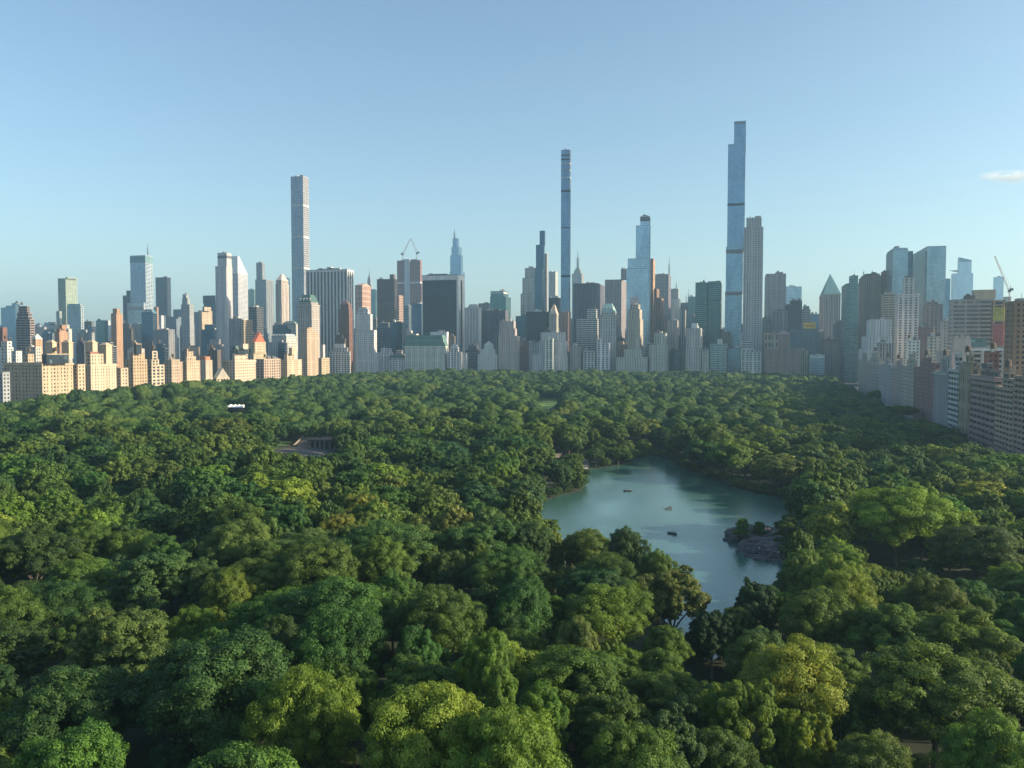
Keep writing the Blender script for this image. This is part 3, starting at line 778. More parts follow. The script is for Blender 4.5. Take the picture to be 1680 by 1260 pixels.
    B("pencil thin glass tower with a latticed bronze crown", 919.5, 934.5, 936.5, 512, Y=1640, sty='curtain', col=(.28, .25, .24), gl='blue', name='skyscraper', cat='skyscraper',
      tiers=[(919.8, 934, 935.6, 246)], extras=[('belt', 311, 3.5, 'black'), ('belt', 451, 3.5, 'black'), ('belt', 372, 2, 'dark'), ('belt', 260, 2.2, 'dark'), ('belt', 253, 2.2, 'black'), ('belt', 267, 1.5, 'pale'), ('belt', 290, 1.5, 'pale'), ('belt', 278, 1.8, 'grey')])
    B("brown base block at the foot of the pencil thin tower", 919, 932, 936, 512, Y=1600, sty='brick', col=(.38, .25, .2))
    B("limestone tower with a sunlit copper crown before the pencil thin tower", 899, 913, 918, 538, Y=1500, sty='stone', col='stone', tiers=[(901, 913, 917, 516)], extras=[('pyr', 500, (.52, .42, .32), .2)], name='hotel', cat='hotel')
    B("very tall far deco tower with a mast beside the ribbed slab", 938, 954, 958, 449, Y=3400, sty='stone', col='grey', tiers=[(941, 952, 954, 444), (943.5, 950.5, 952, 440)], extras=[('mast', 948, 411, 4.5)], name='skyscraper', cat='skyscraper')
    B("wide dark ribbed slab right of the pencil thin tower", 940, 980, 992, 465, Y=1750, sty='fins', col=(.17, .18, .21), gl='dark')
    B("grey brown plateau block left of the blue stepped glass tower", 992, 1019, 1028, 459, Y=2100, sty='brick', col=(.24, .22, .22), tiers=[(1018, 1027, 1028, 442)])
    B("pale green roofed hotel with a steep copper roof and twin pinnacles", 984, 1010, 1014, 517, Y=1480, sty='stone', col='pale', tiers=[(986, 1007, 1011, 512)], extras=[('pyr', 498, (.32, .48, .46), .55), ('mast', 989, 496, .7), ('mast', 1006, 478, 1.2)], name='hotel', cat='hotel')
    B("light banded office block left of the pale green roofed hotel", 946, 980, 982, 524, Y=1570, sty='ribbon', col='pale', gl='std', tiers=[(963, 978, 980, 508)])
    B("broad limestone block with three stepped wings before the copper crown", 874, 930, 936, 582, Y=1462, sty='stone', col='pale', tiers=[(884, 928, 932, 560), (887, 924, 928, 546)], extras=[('tank', 900)])
    B("white gridded slab projecting before the limestone stepped wings", 894, 907, 909, 556, Y=1452, sty='big', col='white')
    B("grey flanking block left of the limestone stepped wings", 868, 885, 888, 562, Y=1475, sty='stone', col='grey')
    B("low brick and white block right of the stepped limestone wings", 936, 953, 957, 568, Y=1468, sty='brick', col='pink')
    B("low beige block with tank left of the bright white slab block", 957, 976, 979, 577, Y=1466, sty='big', col='pale', extras=[('tank', 967)])
    B("bright white tall slab with a square window grid and notched corner", 979, 1000, 1002, 563, Y=1466, sty='big', col=(.68, .69, .70), tiers=[(979, 986, 988, 557)])
    B("dark block behind the bright white slab", 985, 1008, 1013, 547, Y=1540, sty='stone', col='dgrey')
    B("blue stepped glass tower with a dark square top", 1027, 1065, 1067, 440, Y=1640, sty='curtain', col=(.45, .50, .55), gl='sky', name='skyscraper', cat='skyscraper',
      tiers=[(1029, 1065, 1067, 424), (1042, 1064.5, 1066, 370), (1049, 1064, 1065.5, 355)], extras=[('belt', 355.5, 7, 'dgrey')])
    es, rc, off = B("brown stone hotel tower with red roof letters", 1030, 1050, 1055, 524, Y=1475, sty='stone', col=(.43, .38, .32), name='hotel', cat='hotel', tiers=[(1031, 1049, 1053, 508), (1033, 1047, 1050, 500)], extras=[('crown',)])
    R, z0, z1 = rc[-1]
    m_red = painted("sign_red", (0.55, 0.06, 0.06))
    for word, k in (("ESSEX", 1), ("HOUSE", 0)):
        cu = bpy.data.curves.new("lettering", 'FONT'); cu.body = word; cu.size = 5.6; cu.extrude = .25; cu.align_x = 'CENTER'
        tmp = bpy.data.objects.new("lettering", cu); me = bpy.data.meshes.new_from_object(tmp)
        bpy.data.objects.remove(tmp); me.materials.append(m_red)
        o = link("lettering", me, es, ((R[0] + R[1]) / 2 - off[0], R[2] + 2 - off[1], z1 + 3.6 + k * 5.6 - off[2])); o.rotation_euler = (math.pi / 2, 0, 0)
    q = Q()
    for i in range(5):
        x = R[0] + 1 + i * (R[1] - R[0] - 2) / 4
        q.tube((x, R[2] + 2.6, z1), (x, R[2] + 2.6, z1 + 13), .22, .22, 4)
    for h in (3.2, 8.8): q.box(R[0] + 1, R[1] - 1, R[2] + 2.4, R[2] + 2.8, z1 + h, z1 + h + .3, True)
    link("sign_frame", q.mesh("sign_frame", [M_STEEL], off), es)
    B("stone hotel wings spreading below the red lettered tower", 1011, 1062, 1066, 587, Y=1462, sty='stone', col='stone', tiers=[(1024, 1052, 1056, 574)])
    B("grey stone block with a set back top right of the lettered hotel", 1066, 1094, 1098, 566, Y=1466, sty='stone', col='stone', tiers=[(1073, 1091, 1094, 547)])
    B("narrow rust strip tower with a flag like crane arm on top", 1066, 1070, 1073, 426, Y=1760, sty='brick', col='orange', extras=[('pent', 1066.5, 1072.5, 424)])
    B("brown stepped tower with copper lit edges beside the blue stepped glass tower", 1072, 1084, 1088, 489, Y=1720, sty='fins', col=(.40, .23, .17), tiers=[(1072, 1076, 1080, 474)])
    B("lower brown step of the copper lit group", 1086, 1089, 1092, 518, Y=1700, sty='brick', col=(.40, .24, .18))
    B("dark brown banded tower with an antenna spire at its right corner", 1071, 1096, 1100, 450, Y=2500, sty='ribbon', col=(.22, .18, .19), gl='dark', extras=[('mast', 1098, 421, 2.0)], name='skyscraper', cat='skyscraper')
    B("pale stepped block with an antenna right of the banded spire tower", 1100, 1112, 1114, 474, Y=2600, sty='stone', col='grey', extras=[('mast', 1109.5, 460, 1.2)])
    B("pale teal slab before the antenna block", 1101, 1114, 1116, 490, Y=2000, sty='curtain', col='pale', gl='pale')
    B("small grey stone tower with rounded corners under the pale teal slab", 1095, 1111, 1114, 526, Y=1600, sty='stone', col='pink')
    B("dark rooftop cluster with spiky antennas left of the dark green tower", 1116, 1130, 1134, 497, Y=2500, sty='dark', col='dgrey', gl='dark', extras=[('mast', 1126, 480, 1.0), ('mast', 1130, 474, 1.6)])
    B("greenish glass block touching the dark green tower's left side", 1128, 1140, 1142, 487, Y=2300, sty='curtain', col='green', gl='teal')
    B("narrow pale slab with a bright edge before the dark rooftop cluster", 1117, 1122, 1125, 508, Y=1750, sty='fins', col='pale')
    B("dark green glass double tower with lit floor lines", 1140, 1160, 1161, 464, Y=1715, sty='ribbon', col=(.05, .085, .085), gl='teal', glass=M_GLASS, name='skyscraper', cat='skyscraper')
    B("right half of the dark green glass pair, slightly taller", 1160.5, 1181, 1185, 462, Y=1700, sty='ribbon', col=(.05, .08, .085), gl='teal', glass=M_GLASS, name='skyscraper', cat='skyscraper', extras=[('belt', 493, 2, 'green')])
    B("grey brown stone block with white topped penthouse before dark green pair", 1125, 1150, 1154, 571, Y=1466, sty='stone', col='stone', tiers=[(1126, 1149, 1153, 539)], extras=[('pent', 1134, 1144, 530, 'white')])
    B("low wide annex right of the grey brown penthouse block", 1152, 1163, 1166, 575, Y=1468, sty='stone', col='stone')
    B("blue green banded low block with a white roof box", 1165, 1192, 1196, 565, Y=1468, sty='ribbon', col=(.33, .40, .40), gl='teal', glass=M_GLASS, extras=[('pent', 1177, 1185, 556, 'white')])
    B("dull brown block left of the tallest glass tower's foot", 1183, 1198, 1200, 545, Y=1560, sty='stone', col='brown')
    B("tallest blue glass tower with a left shoulder and dark floor bands", 1188.5, 1215, 1218, 543, Y=1640, sty='curtain', col=(.36, .44, .50), gl=(.15, .29, .44), name='skyscraper', cat='skyscraper',
      tiers=[(1188.6, 1216, 1219, 478), (1189.5, 1217, 1219.5, 405), (1191, 1219, 1221, 236), (1200.5, 1219.5, 1221, 199)],
      extras=[('belt', 333, 4, 'dark', 3), ('belt', 409, 6, 'dgrey', 2), ('belt', 479, 5, 'dgrey', 1), ('belt', 200, 3, 'blue', 4)])
    B("grey blue glass podium under the tallest tower", 1194, 1215, 1217, 572, Y=1500, sty='curtain', col='blue', gl='blue')
    B("tall pale limestone tower with a notched castle top", 1218, 1250, 1253, 373, Y=1560, sty='stone', col=(.40, .40, .39), name='skyscraper', cat='skyscraper',
      tiers=[(1222, 1247, 1250, 358)], extras=[('pent', 1236, 1247, 354), ('belt', 456, 3, 'grey', 0), ('crown',)])
    B("white limestone lower villa block before the castle topped tower", 1216, 1249, 1252, 578, Y=1468, sty='big', col=(.62, .63, .62), tiers=[(1217, 1238, 1240, 573)])
    # ---------------- right of the vanishing column
    Rr = dict(side='R')
    B("brown grey slab with a small raised cap right of the castle topped tower", 1252, 1255, 1288, 450, Y=2000, sty='brick', col=(.27, .25, .26), tiers=[(1270, 1271, 1283, 447)], **Rr)
    B("pale blue glass box beside the brown grey slab", 1280, 1281, 1314, 471, Y=2300, sty='curtain', col='pale', gl='sky', **Rr)
    B("black slab with a low left step before the pale blue glass box", 1287, 1288, 1315, 500, Y=1800, sty='dark', col=(.06, .06, .075), gl='dark', tiers=[(1295, 1296, 1315, 494)], **Rr)
    B("dark block with white window grid right of the castle topped tower", 1265, 1266, 1291, 511, Y=1750, sty='big', col=(.33, .34, .38), gl='dark', **Rr)
    B("small dark stepped block right of the black slab", 1314, 1315, 1329, 508, Y=1900, sty='ribbon', col='grey', gl='dark', tiers=[(1316, 1317, 1327, 503)], **Rr)
    B("low dark wedge between the yellow billboard and the pyramid topped tower", 1328, 1329, 1343, 516, Y=1900, sty='curtain', col='dgrey', gl='blue', **Rr)
    bb, rc, off = B("wide blue grey block carrying a yellow rooftop billboard", 1296, 1298, 1343, 541, Y=1700, sty='stone', col='blue', extras=[('sign', 1318, 1338, 529, 539)], **Rr)
    qq = Q(); R, z0, z1 = rc[-1]; zl = at_y(1338, 534.6, R[2])[1]
    xa = at_y(1320.5, 570, R[2])[0]; xb = at_y(1336, 570, R[2])[0]
    for i in range(9):
        x = xa + (xb - xa) * i / 9; hh = 1.4 + .7 * ((i * 7) % 3)
        qq.box(x, x + (xb - xa) / 9 * .72, R[2] - 2.9, R[2] - 2.65, zl - hh / 2 - .5, zl + hh, True)
    link("lettering", qq.mesh("lettering", [painted("sign_orange", (0.75, 0.22, 0.03))], off), bb)["kind"] = "stuff"
    B("tan stone block with tall slit windows behind the rose brick block", 1251, 1253, 1277, 547, Y=1560, sty='tall', col='cream', gl='dark', **Rr)
    B("rose brown brick block with a square central turret", 1255, 1256, 1312, 573, Y=1468, sty='brick', col=(.33, .23, .20), tiers=[(1276, 1277, 1296, 549)], extras=[('pyr', 543, (.30, .21, .19), .3)], **Rr)
    B("narrow dim tan building with slender piers beside the rose brick block", 1310, 1312, 1325, 575, Y=1475, sty='fins', col='tan', **Rr)
    B("small white edged museum block with an open H shaped glass front", 1326, 1329, 1353, 583, Y=1468, sty='curtain', col=(.6, .63, .64), gl='lblue', extras=[('belt', 584, 3, 'white')], **Rr)
    B("rosy stone tower with a green pyramid roof", 1343, 1350, 1378, 483, Y=2000, sty='fins', col=(.42, .34, .33), gl='std', extras=[('pyr', 450, (.09, .22, .24), .02), ('cornice', 0)], name='skyscraper', cat='skyscraper', **Rr)
    B("rosy lower block with a rounded arch under the green pyramid tower", 1350, 1354, 1379, 562, Y=1540, sty='brick', col=(.36, .27, .25), **Rr)
    B("dark teal speckled glass tower with a notched top at the park's corner", 1379, 1387, 1407, 466, Y=1480, sty='ribbon', col=(.13, .20, .21), gl='teal', glass=M_GLASS, tiers=[(1391, 1394, 1406, 453)], name='skyscraper', cat='skyscraper', **Rr)
    B("brown gridded tower with an orange lit flank left of the glass twins", 1407, 1416, 1443, 453, Y=1640, sty='fins', col=(.20, .15, .125), gl='brown', tiers=[(1410, 1418, 1441, 450)], extras=[('mast', 1417, 442, .6), ('mast', 1431, 441, .6)], name='skyscraper', cat='skyscraper', **Rr)
    B("rust coloured slice at the left side of the glass twins", 1443, 1446, 1459, 446, Y=1660, sty='fins', col=(.36, .22, .17), gl='brown', **Rr)
    B("left one of the twin mirror glass towers", 1451, 1462, 1487, 411, Y=1600, sty='curtain', col=(.36, .42, .46), gl=(.21, .32, .41), name='skyscraper', cat='skyscraper', tiers=[(1452, 1463, 1486, 408)], **Rr)
    B("dark recessed core joining the twin mirror glass towers", 1484, 1485, 1495, 413, Y=1630, sty='dark', col='dark', gl='dblue', **Rr)
    B("right one of the twin mirror glass towers, slightly taller", 1494, 1518, 1549, 405, Y=1560, sty='curtain', col=(.38, .44, .48), gl=(.21, .32, .41), name='skyscraper', cat='skyscraper', **Rr)
    B("blue glass wing right of the twin mirror towers", 1547, 1549, 1557, 458, Y=1640, sty='curtain', col='blue', gl='blue', **Rr)
    edge, rc, off = B("far pale glass tower with wedge tip and a jutting triangular deck", 1558, 1562, 1594, 449, Y=3300, sty='curtain', col=(.5, .58, .64), gl='sky', name='skyscraper', cat='skyscraper',
      tiers=[(1568, 1570, 1591, 430)], **Rr)
    R, z0, z1 = rc[-1]; q = Q()
    zt = at_y(1571, 422, R[2])[1]
    q.quad((R[0], R[2], z1 + .9), (R[1], R[2], z1 + .9), (R[1], R[2], z1 + 6), (R[0], R[2], zt)); q.quad((R[0], R[2], zt), (R[1], R[2], z1 + 6), (R[1], R[3], z1 + 6), (R[0], R[3], zt))
    q.quad((R[0], R[3], z1), (R[0], R[2], z1), (R[0], R[2], zt), (R[0], R[3], zt)); q.quad((R[1], R[2], z1), (R[1], R[3], z1), (R[1], R[3], z1 + 6), (R[1], R[2], z1 + 6))
    link("wedge_tip", q.mesh("wedge_tip", [M_GLASS], off), edge, color=G['dblue'])
    x0, zd = at_y(1556.5, 444, R[2] + 10); x1, _ = at_y(1570, 444, R[2] + 10); q = Q()
    for dz in (0, -5):
        q.quad((x0, R[2] + 10, zd), (x1, R[2] - 6, zd + dz), (x1, R[2] + 26, zd + dz), (x0, R[2] + 10.1, zd))
    q.quad((x0, R[2] + 10, zd), (x1, R[2] - 6, zd - 5), (x1, R[2] - 6, zd), (x0, R[2] + 10, zd))
    link("sky_deck", q.mesh("sky_deck", [M_STEEL], off), edge)
    B("small far pale blue tower left of the red and yellow wrapped block", 1627, 1629, 1644, 455, Y=3400, sty='curtain', col=(.45, .52, .58), gl='sky', **Rr)
    B("small white service tower behind the slanted crane", 1645, 1647, 1657, 488, Y=1200, sty='blank', col='pale', **Rr)
    B("pale limestone tower with a set back crown before the twin mirror towers", 1467, 1472, 1506, 483, Y=1400, sty='big', col=(.53, .52, .49), gl='std', name='skyscraper', cat='skyscraper', tiers=[(1479, 1481, 1498, 457)], extras=[('cornice', 0)], **Rr)
    B("pale stepped apartment tower with terraces left of the limestone tower", 1409, 1424, 1464, 573, Y=1350, sty='stone', col='pale', tiers=[(1413, 1425, 1463, 552), (1421, 1427, 1462, 525)], **Rr)
    B("narrow gold lit slab between the brown tower and limestone tower", 1444, 1447, 1467, 483, Y=1520, sty='ribbon', col='tan', **Rr)
    B("dark window grid block under the right mirror tower", 1514, 1517, 1546, 500, Y=1420, sty='big', col=(.20, .17, .17), gl='dark', tiers=[(1518, 1520, 1538, 496)], **Rr)
    B("dim red brown block between the limestone tower and dark grid block", 1505, 1508, 1527, 537, Y=1300, sty='brick', col='red', **Rr)
    B("wide brown block with white window bands and a cream roof house", 1555, 1561, 1628, 493, Y=900, sty='ribbon', col=(.42, .40, .38), gl='warm', extras=[('pent', 1597, 1634, 475, 'cream'), ('pent', 1580, 1596, 489, 'dgrey')], **Rr)
    ty, rc, off = B("sunlit block partly wrapped in yellow and red netting", 1626, 1628, 1648, 494, Y=880, sty='big', col='orange', gl='std', **Rr)
    R, z0, z1 = rc[-1]
    m_y = painted("netting_yellow", (0.42, 0.36, 0.09), noise=0.35, scale=0.5); m_r = painted("netting_red", (0.36, 0.10, 0.09), noise=0.4, scale=0.45)
    for nm, mt, ra, rb in (("yellow_netting", m_y, 504, 526), ("red_netting", m_r, 531, 566)):
        _, za = at_y(1630, ra, R[2]); _, zb = at_y(1630, rb, R[2]); q = Q()
        n = 9
        for i in range(n):
            xx0 = R[0] + (R[1] - R[0]) * i / n; xx1 = R[0] + (R[1] - R[0]) * (i + 1) / n
            d0, d1 = (.25 if i % 2 else .6), (.6 if i % 2 else .25)
            q.quad((xx0, R[2] - d0, zb), (xx1, R[2] - d1, zb), (xx1, R[2] - d1, za), (xx0, R[2] - d0, za))
            for k in range(5):
                if (i * 3 + k * 5) % 4 < 2:
                    h = zb + (za - zb) * (k + .3) / 5
                    q.quad((xx0 + .3, R[2] - .75, h), (xx1 - .2, R[2] - .75, h), (xx1 - .2, R[2] - .75, h + .9), (xx0 + .3, R[2] - .75, h + .9))
        link(nm, q.mesh(nm, [mt], off), ty)
    B("cream plain block below the wide banded block", 1541, 1545, 1573, 527, Y=1000, sty='brick', col='stone', **Rr)
    B("large cream blank walled block with a crown of small arches", 1540, 1562, 1594, 577, Y=760, sty='blank', col=(.46, .43, .36), tiers=[(1562, 1564, 1593, 556)], extras=[('crown',)], depth=60, **Rr)
    B("grey block with window columns left of the cream blank wall", 1521, 1524, 1546, 553, Y=950, sty='brick', col='stone', extras=[('tank', 1530)], **Rr)
    B("white roofed low block with an arched wall near the netted block", 1592, 1594, 1648, 571, Y=700, sty='big', col='stone', extras=[('belt', 571.2, 4, 'white')], **Rr)
    B("dark teal roofed block in front of the wide banded block", 1590, 1592, 1620, 556, Y=840, sty='ribbon', col='green', gl='teal', **Rr)
    B("small brown brick house under the arched wall", 1618, 1620, 1640, 580, Y=640, sty='brick', col='red', extras=[('tank', 1630)], **Rr)
    B("tall brown brick tower with a column of pale windows at the right edge", 1647, 1662, 1720, 496, Y=590, sty='brick', col=(.34, .23, .15), gl='std', extras=[('tank', 1690)], name='apartment_building', **Rr)
    # ---------------- west avenue row (east faces in shade)
    WG = 'shaded apartment houses along the west avenue'
    W = dict(side='R', X=XW, group=WG, name='apartment_building')
    B("pale narrow end house at the far end of the west avenue row", 1409, 1420, 1424, 592, sty='brick', col=(.44, .40, .34), **W)
    B("light stone house with regular windows second from the avenue's far end", 1420, 1443, 1450, 596, sty='stone', col=(.44, .40, .34), extras=[('cornice', 0), ('tank', 1446), ('crown',), ('pent', 1444, 1447, 592)], **W)
    B("greyish terraced house with small roof dormers on the west avenue", 1443, 1462, 1468, 604, sty='stone', col=(.34, .35, .35), tiers=[(1446, 1461, 1466, 599)], extras=[('tank', 1463)], **W)
    B("pinkish house with plain front between terraced and light grey houses", 1462, 1481, 1487, 607, sty='brick', col='pink', extras=[('tank', 1484), ('pent', 1481, 1484, 602), ('crown',)], **W)
    B("light grey slim house with a chimney like corner", 1481, 1500, 1508, 604, sty='stone', col=(.44, .40, .34), extras=[('pent', 1502, 1507, 598)], **W)
    B("dark reddish brick house on the west avenue", 1500, 1533, 1542, 606, sty='brick', col=(.27, .17, .15), tiers=[(1506, 1530, 1538, 597)], extras=[('tank', 1534)], **W)
    B("light grey house with dark vertical bays on the west avenue", 1533, 1557, 1564, 613, sty='fins', col=(.38, .38, .36), extras=[('tank', 1560), ('cornice', 0), ('pent', 1557, 1561, 607, 'green'), ('crown',)], **W)
    B("white banded house with bay windows on the west avenue", 1556, 1575, 1581, 609, sty='ribbon', col=(.42, .44, .44), extras=[('crown',)], **W)
    B("mustard tan house with paired window columns on the west avenue", 1574, 1593, 1606, 602, sty='tall', col=(.36, .30, .21), tiers=[(1577, 1592, 1600, 596)], extras=[('tank', 1598)], **W)
    B("dark purple brick house with white band courses and a steep broken roof", 1592, 1634, 1640, 622, sty='ribbon', col=(.30, .20, .18), gl='std', extras=[('cornice', 0), ('pyr', 606, (.12, .11, .12), .7)], **W)
    B("tan brick house with balconies beside the purple brick house", 1634, 1663, 1672, 640, sty='balcony', col=(.44, .34, .24), gl='std', tiers=[(1640, 1660, 1668, 624)], extras=[('tank', 1664), ('crown',), ('pent', 1661, 1664, 616, 'brown')], **W)
    B("nearest brown brick house with white ledges at the right edge", 1663, 1712, 1740, 624, sty='balcony', col=(.40, .29, .22), gl='std', extras=[('tank', 1700)], **W)

landmark_buildings()

def roof_turrets():
    """small lit towers on top of the east avenue houses, as parts of those houses"""
    spec = [("two square roof towers", 84, 86, 93, 563, 583), ("two square roof towers", 111, 113, 120, 563, 583),
            ("two unequal", 149, 152, 160, 563, 583), ("two unequal", 172, 174, 184, 567, 599)]
    for key, a, b, c, top, bot in spec:
        root = next(o for o in COL.objects if key in str(o.get("label", "")))
        X = XE - 6; Y0, _ = at_x(b, X); Y1, _ = at_x(c, X)
        _, zt = at_y(b, top, Y0); _, zb = at_y(b, bot + 5, Y0)
        x0, x1 = X - 9, X
        q = Q(); q.box(x0, x1, Y0, Y1, zb, zt)
        for h in (.35, .6, .85):
            for yy in (.3, .7):
                y = Y0 + (Y1 - Y0) * yy
        q.box(x0 - .5, x1 + .5, Y0 - .5, Y1 + .5, zt, zt + .8, True)
        q.pyramid(x0, x1, Y0, Y1, zt + .8, zt + 3.2, .4, .4)
        off = root.location
        link("roof_turret", q.mesh("roof_turret", [M_WALL], off), root, color=C['sand'])
        g = Q()
        for h in (.45, .7):
            z = zb + (zt - zb) * h
            for yy in (.3, .7):
                y = Y0 + (Y1 - Y0) * yy
                g.quad((x1 + .04, y - .6, z), (x1 + .04, y + .6, z), (x1 + .04, y + .6, z + 1.6), (x1 + .04, y - .6, z + 1.6))
roof_turrets()

# ---------------- lesser blocks that fill the lower skyline
def fillers():
    lm = list(BL)
    words = {'stone': 'sandstone', 'grey': 'grey', 'dgrey': 'charcoal', 'brown': 'brown', 'pale': 'pale', 'blue': 'slate blue', 'tan': 'tan', 'red': 'dark red', 'pink': 'dusty pink', 'white': 'white', 'green': 'grey green'}
    sizes = {'stone': 'masonry block', 'ribbon': 'banded office block', 'curtain': 'glass office block', 'brick': 'brick block', 'fins': 'ribbed office block', 'dark': 'dark glazed block'}
    used = set()
    px = -4.0
    r = random.Random(5)
    for layer in range(5):
        px = -6.0 + r.random() * 8
        while px < 1640:
            w = r.uniform(13, 30)
            if layer == 0: Yb, topc = r.uniform(1530, 1600), r.uniform(552, 584)
            elif layer == 1: Yb, topc = r.uniform(1650, 1800), r.uniform(528, 566)
            elif layer == 2: Yb, topc = r.uniform(1900, 2250), r.uniform(522, 552)
            elif layer == 3: Yb, topc = r.uniform(2500, 3300), r.uniform(516, 545)
            else: Yb, topc = r.uniform(3600, 5200), r.uniform(530, 553)
            if px < 480:
                topc = max(topc, 534) + (6 if layer < 2 else 0)
                if layer == 0: Yb = r.uniform(860, 1250) if px > 60 else r.uniform(800, 900)
                if layer == 1: Yb = r.uniform(1250, 1600)
            if px > 1400:
                if layer == 0: Yb = r.uniform(900, 1200); topc = r.uniform(558, 585)
                if layer == 1: topc = r.uniform(530, 556)
            b = px + w * .85
            sty = r.choice(['stone', 'stone', 'brick', 'ribbon', 'curtain', 'fins', 'dark'])
            col = r.choice(['stone', 'grey', 'grey', 'dgrey', 'brown', 'pale', 'blue', 'tan', 'red', 'pink', 'white', 'green'])
            if sty == 'dark': col = 'dgrey'
            near = sorted(lm, key=lambda t: abs(t[0] - (px + w / 2)))[:8]
            done = False
            for t in near:
                rel = "behind" if Yb > t[2] else "in front of"
                side = "just left of" if px + w / 2 < t[0] - 6 else "just right of" if px + w / 2 > t[0] + 6 else rel
                lw = t[1].split(); short = None
                for stop in ("with", "left", "right", "beside", "behind", "between", "before", "in", "at", "below", "under", "lit", "stepping", "rising", "framed", "peeking", "projecting", "glowing", "carrying", "partly", "wrapped", "spreading", "touching", "and", "on"):
                    if stop in lw[2:]:
                        k = lw.index(stop, 2); short = lw[:k] if short is None or k < len(short) else short
                short = " ".join((short or lw)[:6]).rstrip(",")
                lab = f"low {words[col]} {sizes[sty]} {side} the {short}"
                if lab not in used and len(lab.split()) <= 16:
                    used.add(lab); done = True; break
            if done:
                ex = []
                if layer < 3:
                    if r.random() < .5: ex.append(('tank', px + w * r.uniform(.2, .7)))
                    if r.random() < .5: ex.append(('pent', px + w * .2, px + w * .5, topc - r.uniform(3, 6)))
                tr = [(px + w * .15, px + w * .7, px + w * .82, topc - r.uniform(4, 10))] if r.random() < .5 and layer < 4 else []
                if px < 1228: B(lab, px, b, px + w, topc, Y=Yb, sty=sty, col=col, gl=('dblue' if sty in ('curtain', 'dark') else 'std'), extras=ex, tiers=tr)
                else: B(lab, px, px + w * .12, px + w, topc, Y=Yb, side='R', sty=sty, col=col, gl=('dblue' if sty in ('curtain', 'dark') else 'std'), extras=ex, tiers=[(t[0], t[0] + 1, t[1], t[3]) for t in tr])
                BL.pop()
            px += w + r.uniform(0, 10) + (16 if layer == 0 else 8 if layer == 1 else 0)
fillers()

# ---------------------------------------------------------------- cranes
def lattice(q, a, b, w, n):
    a = np.array(a, float); b = np.array(b, float)
    d = (b - a) / np.linalg.norm(b - a)
    u = np.cross(d, [0, 1, 0.01]); u /= np.linalg.norm(u); v = np.cross(d, u)
    cs = [u * w + v * w, u * w - v * w, -u * w - v * w, -u * w + v * w]
    for c in cs: q.tube(a + c, b + c * .7, w * .17, w * .14, 4)
    for i in range(n):
        p, p2 = a + (b - a) * i / n, a + (b - a) * (i + 1) / n
        for k in range(4): q.tube(p + cs[k], p2 + cs[(k + 1) % 4], w * .10, w * .10, 3)

def crane(label, base, tip, Y, tail, matcol, w=1.0, foot=None, group=None):
    """base, tip, tail, foot in photo pixels at grid depth Y"""
    m = painted("crane_paint", matcol, 0.5)
    P = lambda p: (lambda r_: (r_[0], Y, r_[1]))(at_y(p[0], p[1], Y))
    b, t, tl = P(base), P(tip), P(tail)
    f = P(foot) if foot else (b[0], Y, b[2] - 8)
    root = empty("construction_crane", f); tag(root, label, "crane", group)
    q = Q(); lattice(q, f, b, w * 1.0, 6); link("mast", q.mesh("mast", [m], f), root)
    q = Q(); lattice(q, b, t, w, 18); link("jib", q.mesh("jib", [m], f), root)
    q = Q(); q.tube(b, tl, w * .8, w * .8, 5); q.box(tl[0] - 2 * w, tl[0] + 2 * w, Y - 1.5 * w, Y + 1.5 * w, tl[2] - 2.5 * w, tl[2] + 1 * w, True)
    link("counterweight", q.mesh("counterweight", [M_STEEL], f), root)
    q = Q(); q.box(b[0] - 2 * w, b[0] + 2 * w, Y - 2 * w, Y + 1.6 * w, b[2] - 1.2 * w, b[2] + 2.4 * w, True)
    link("cab", q.mesh("cab", [M_STEEL], f), root)
    apex = (b[0] + (1.6 * w if tl[0] > b[0] else -1.6 * w), Y, b[2] + 9 * w)
    q = Q(); q.tube(b, apex, w * .4, w * .25, 4); q.tube(apex, t, w * .12, w * .12, 3); q.tube(apex, tl, w * .15, w * .15, 3)
    link("stay_cable", q.mesh("stay_cable", [M_STEEL], f), root)
crane("left luffing crane leaning right on top of the red netted tower", (661, 418), (673, 392), 2495, (659, 416), (.22, .20, .19), 1.3, foot=(661, 428), group='cranes over the red netted tower')
crane("right luffing crane leaning left on top of the red netted tower", (684, 416), (674.5, 391), 2490, (687, 414), (.22, .20, .19), 1.3, foot=(684, 428), group='cranes over the red netted tower')
crane("tall red grey crane slanting up left beside the netted block", (1656, 478), (1632, 420), 1000, (1660, 474), (.20, .10, .09), .65, foot=(1656, 500))
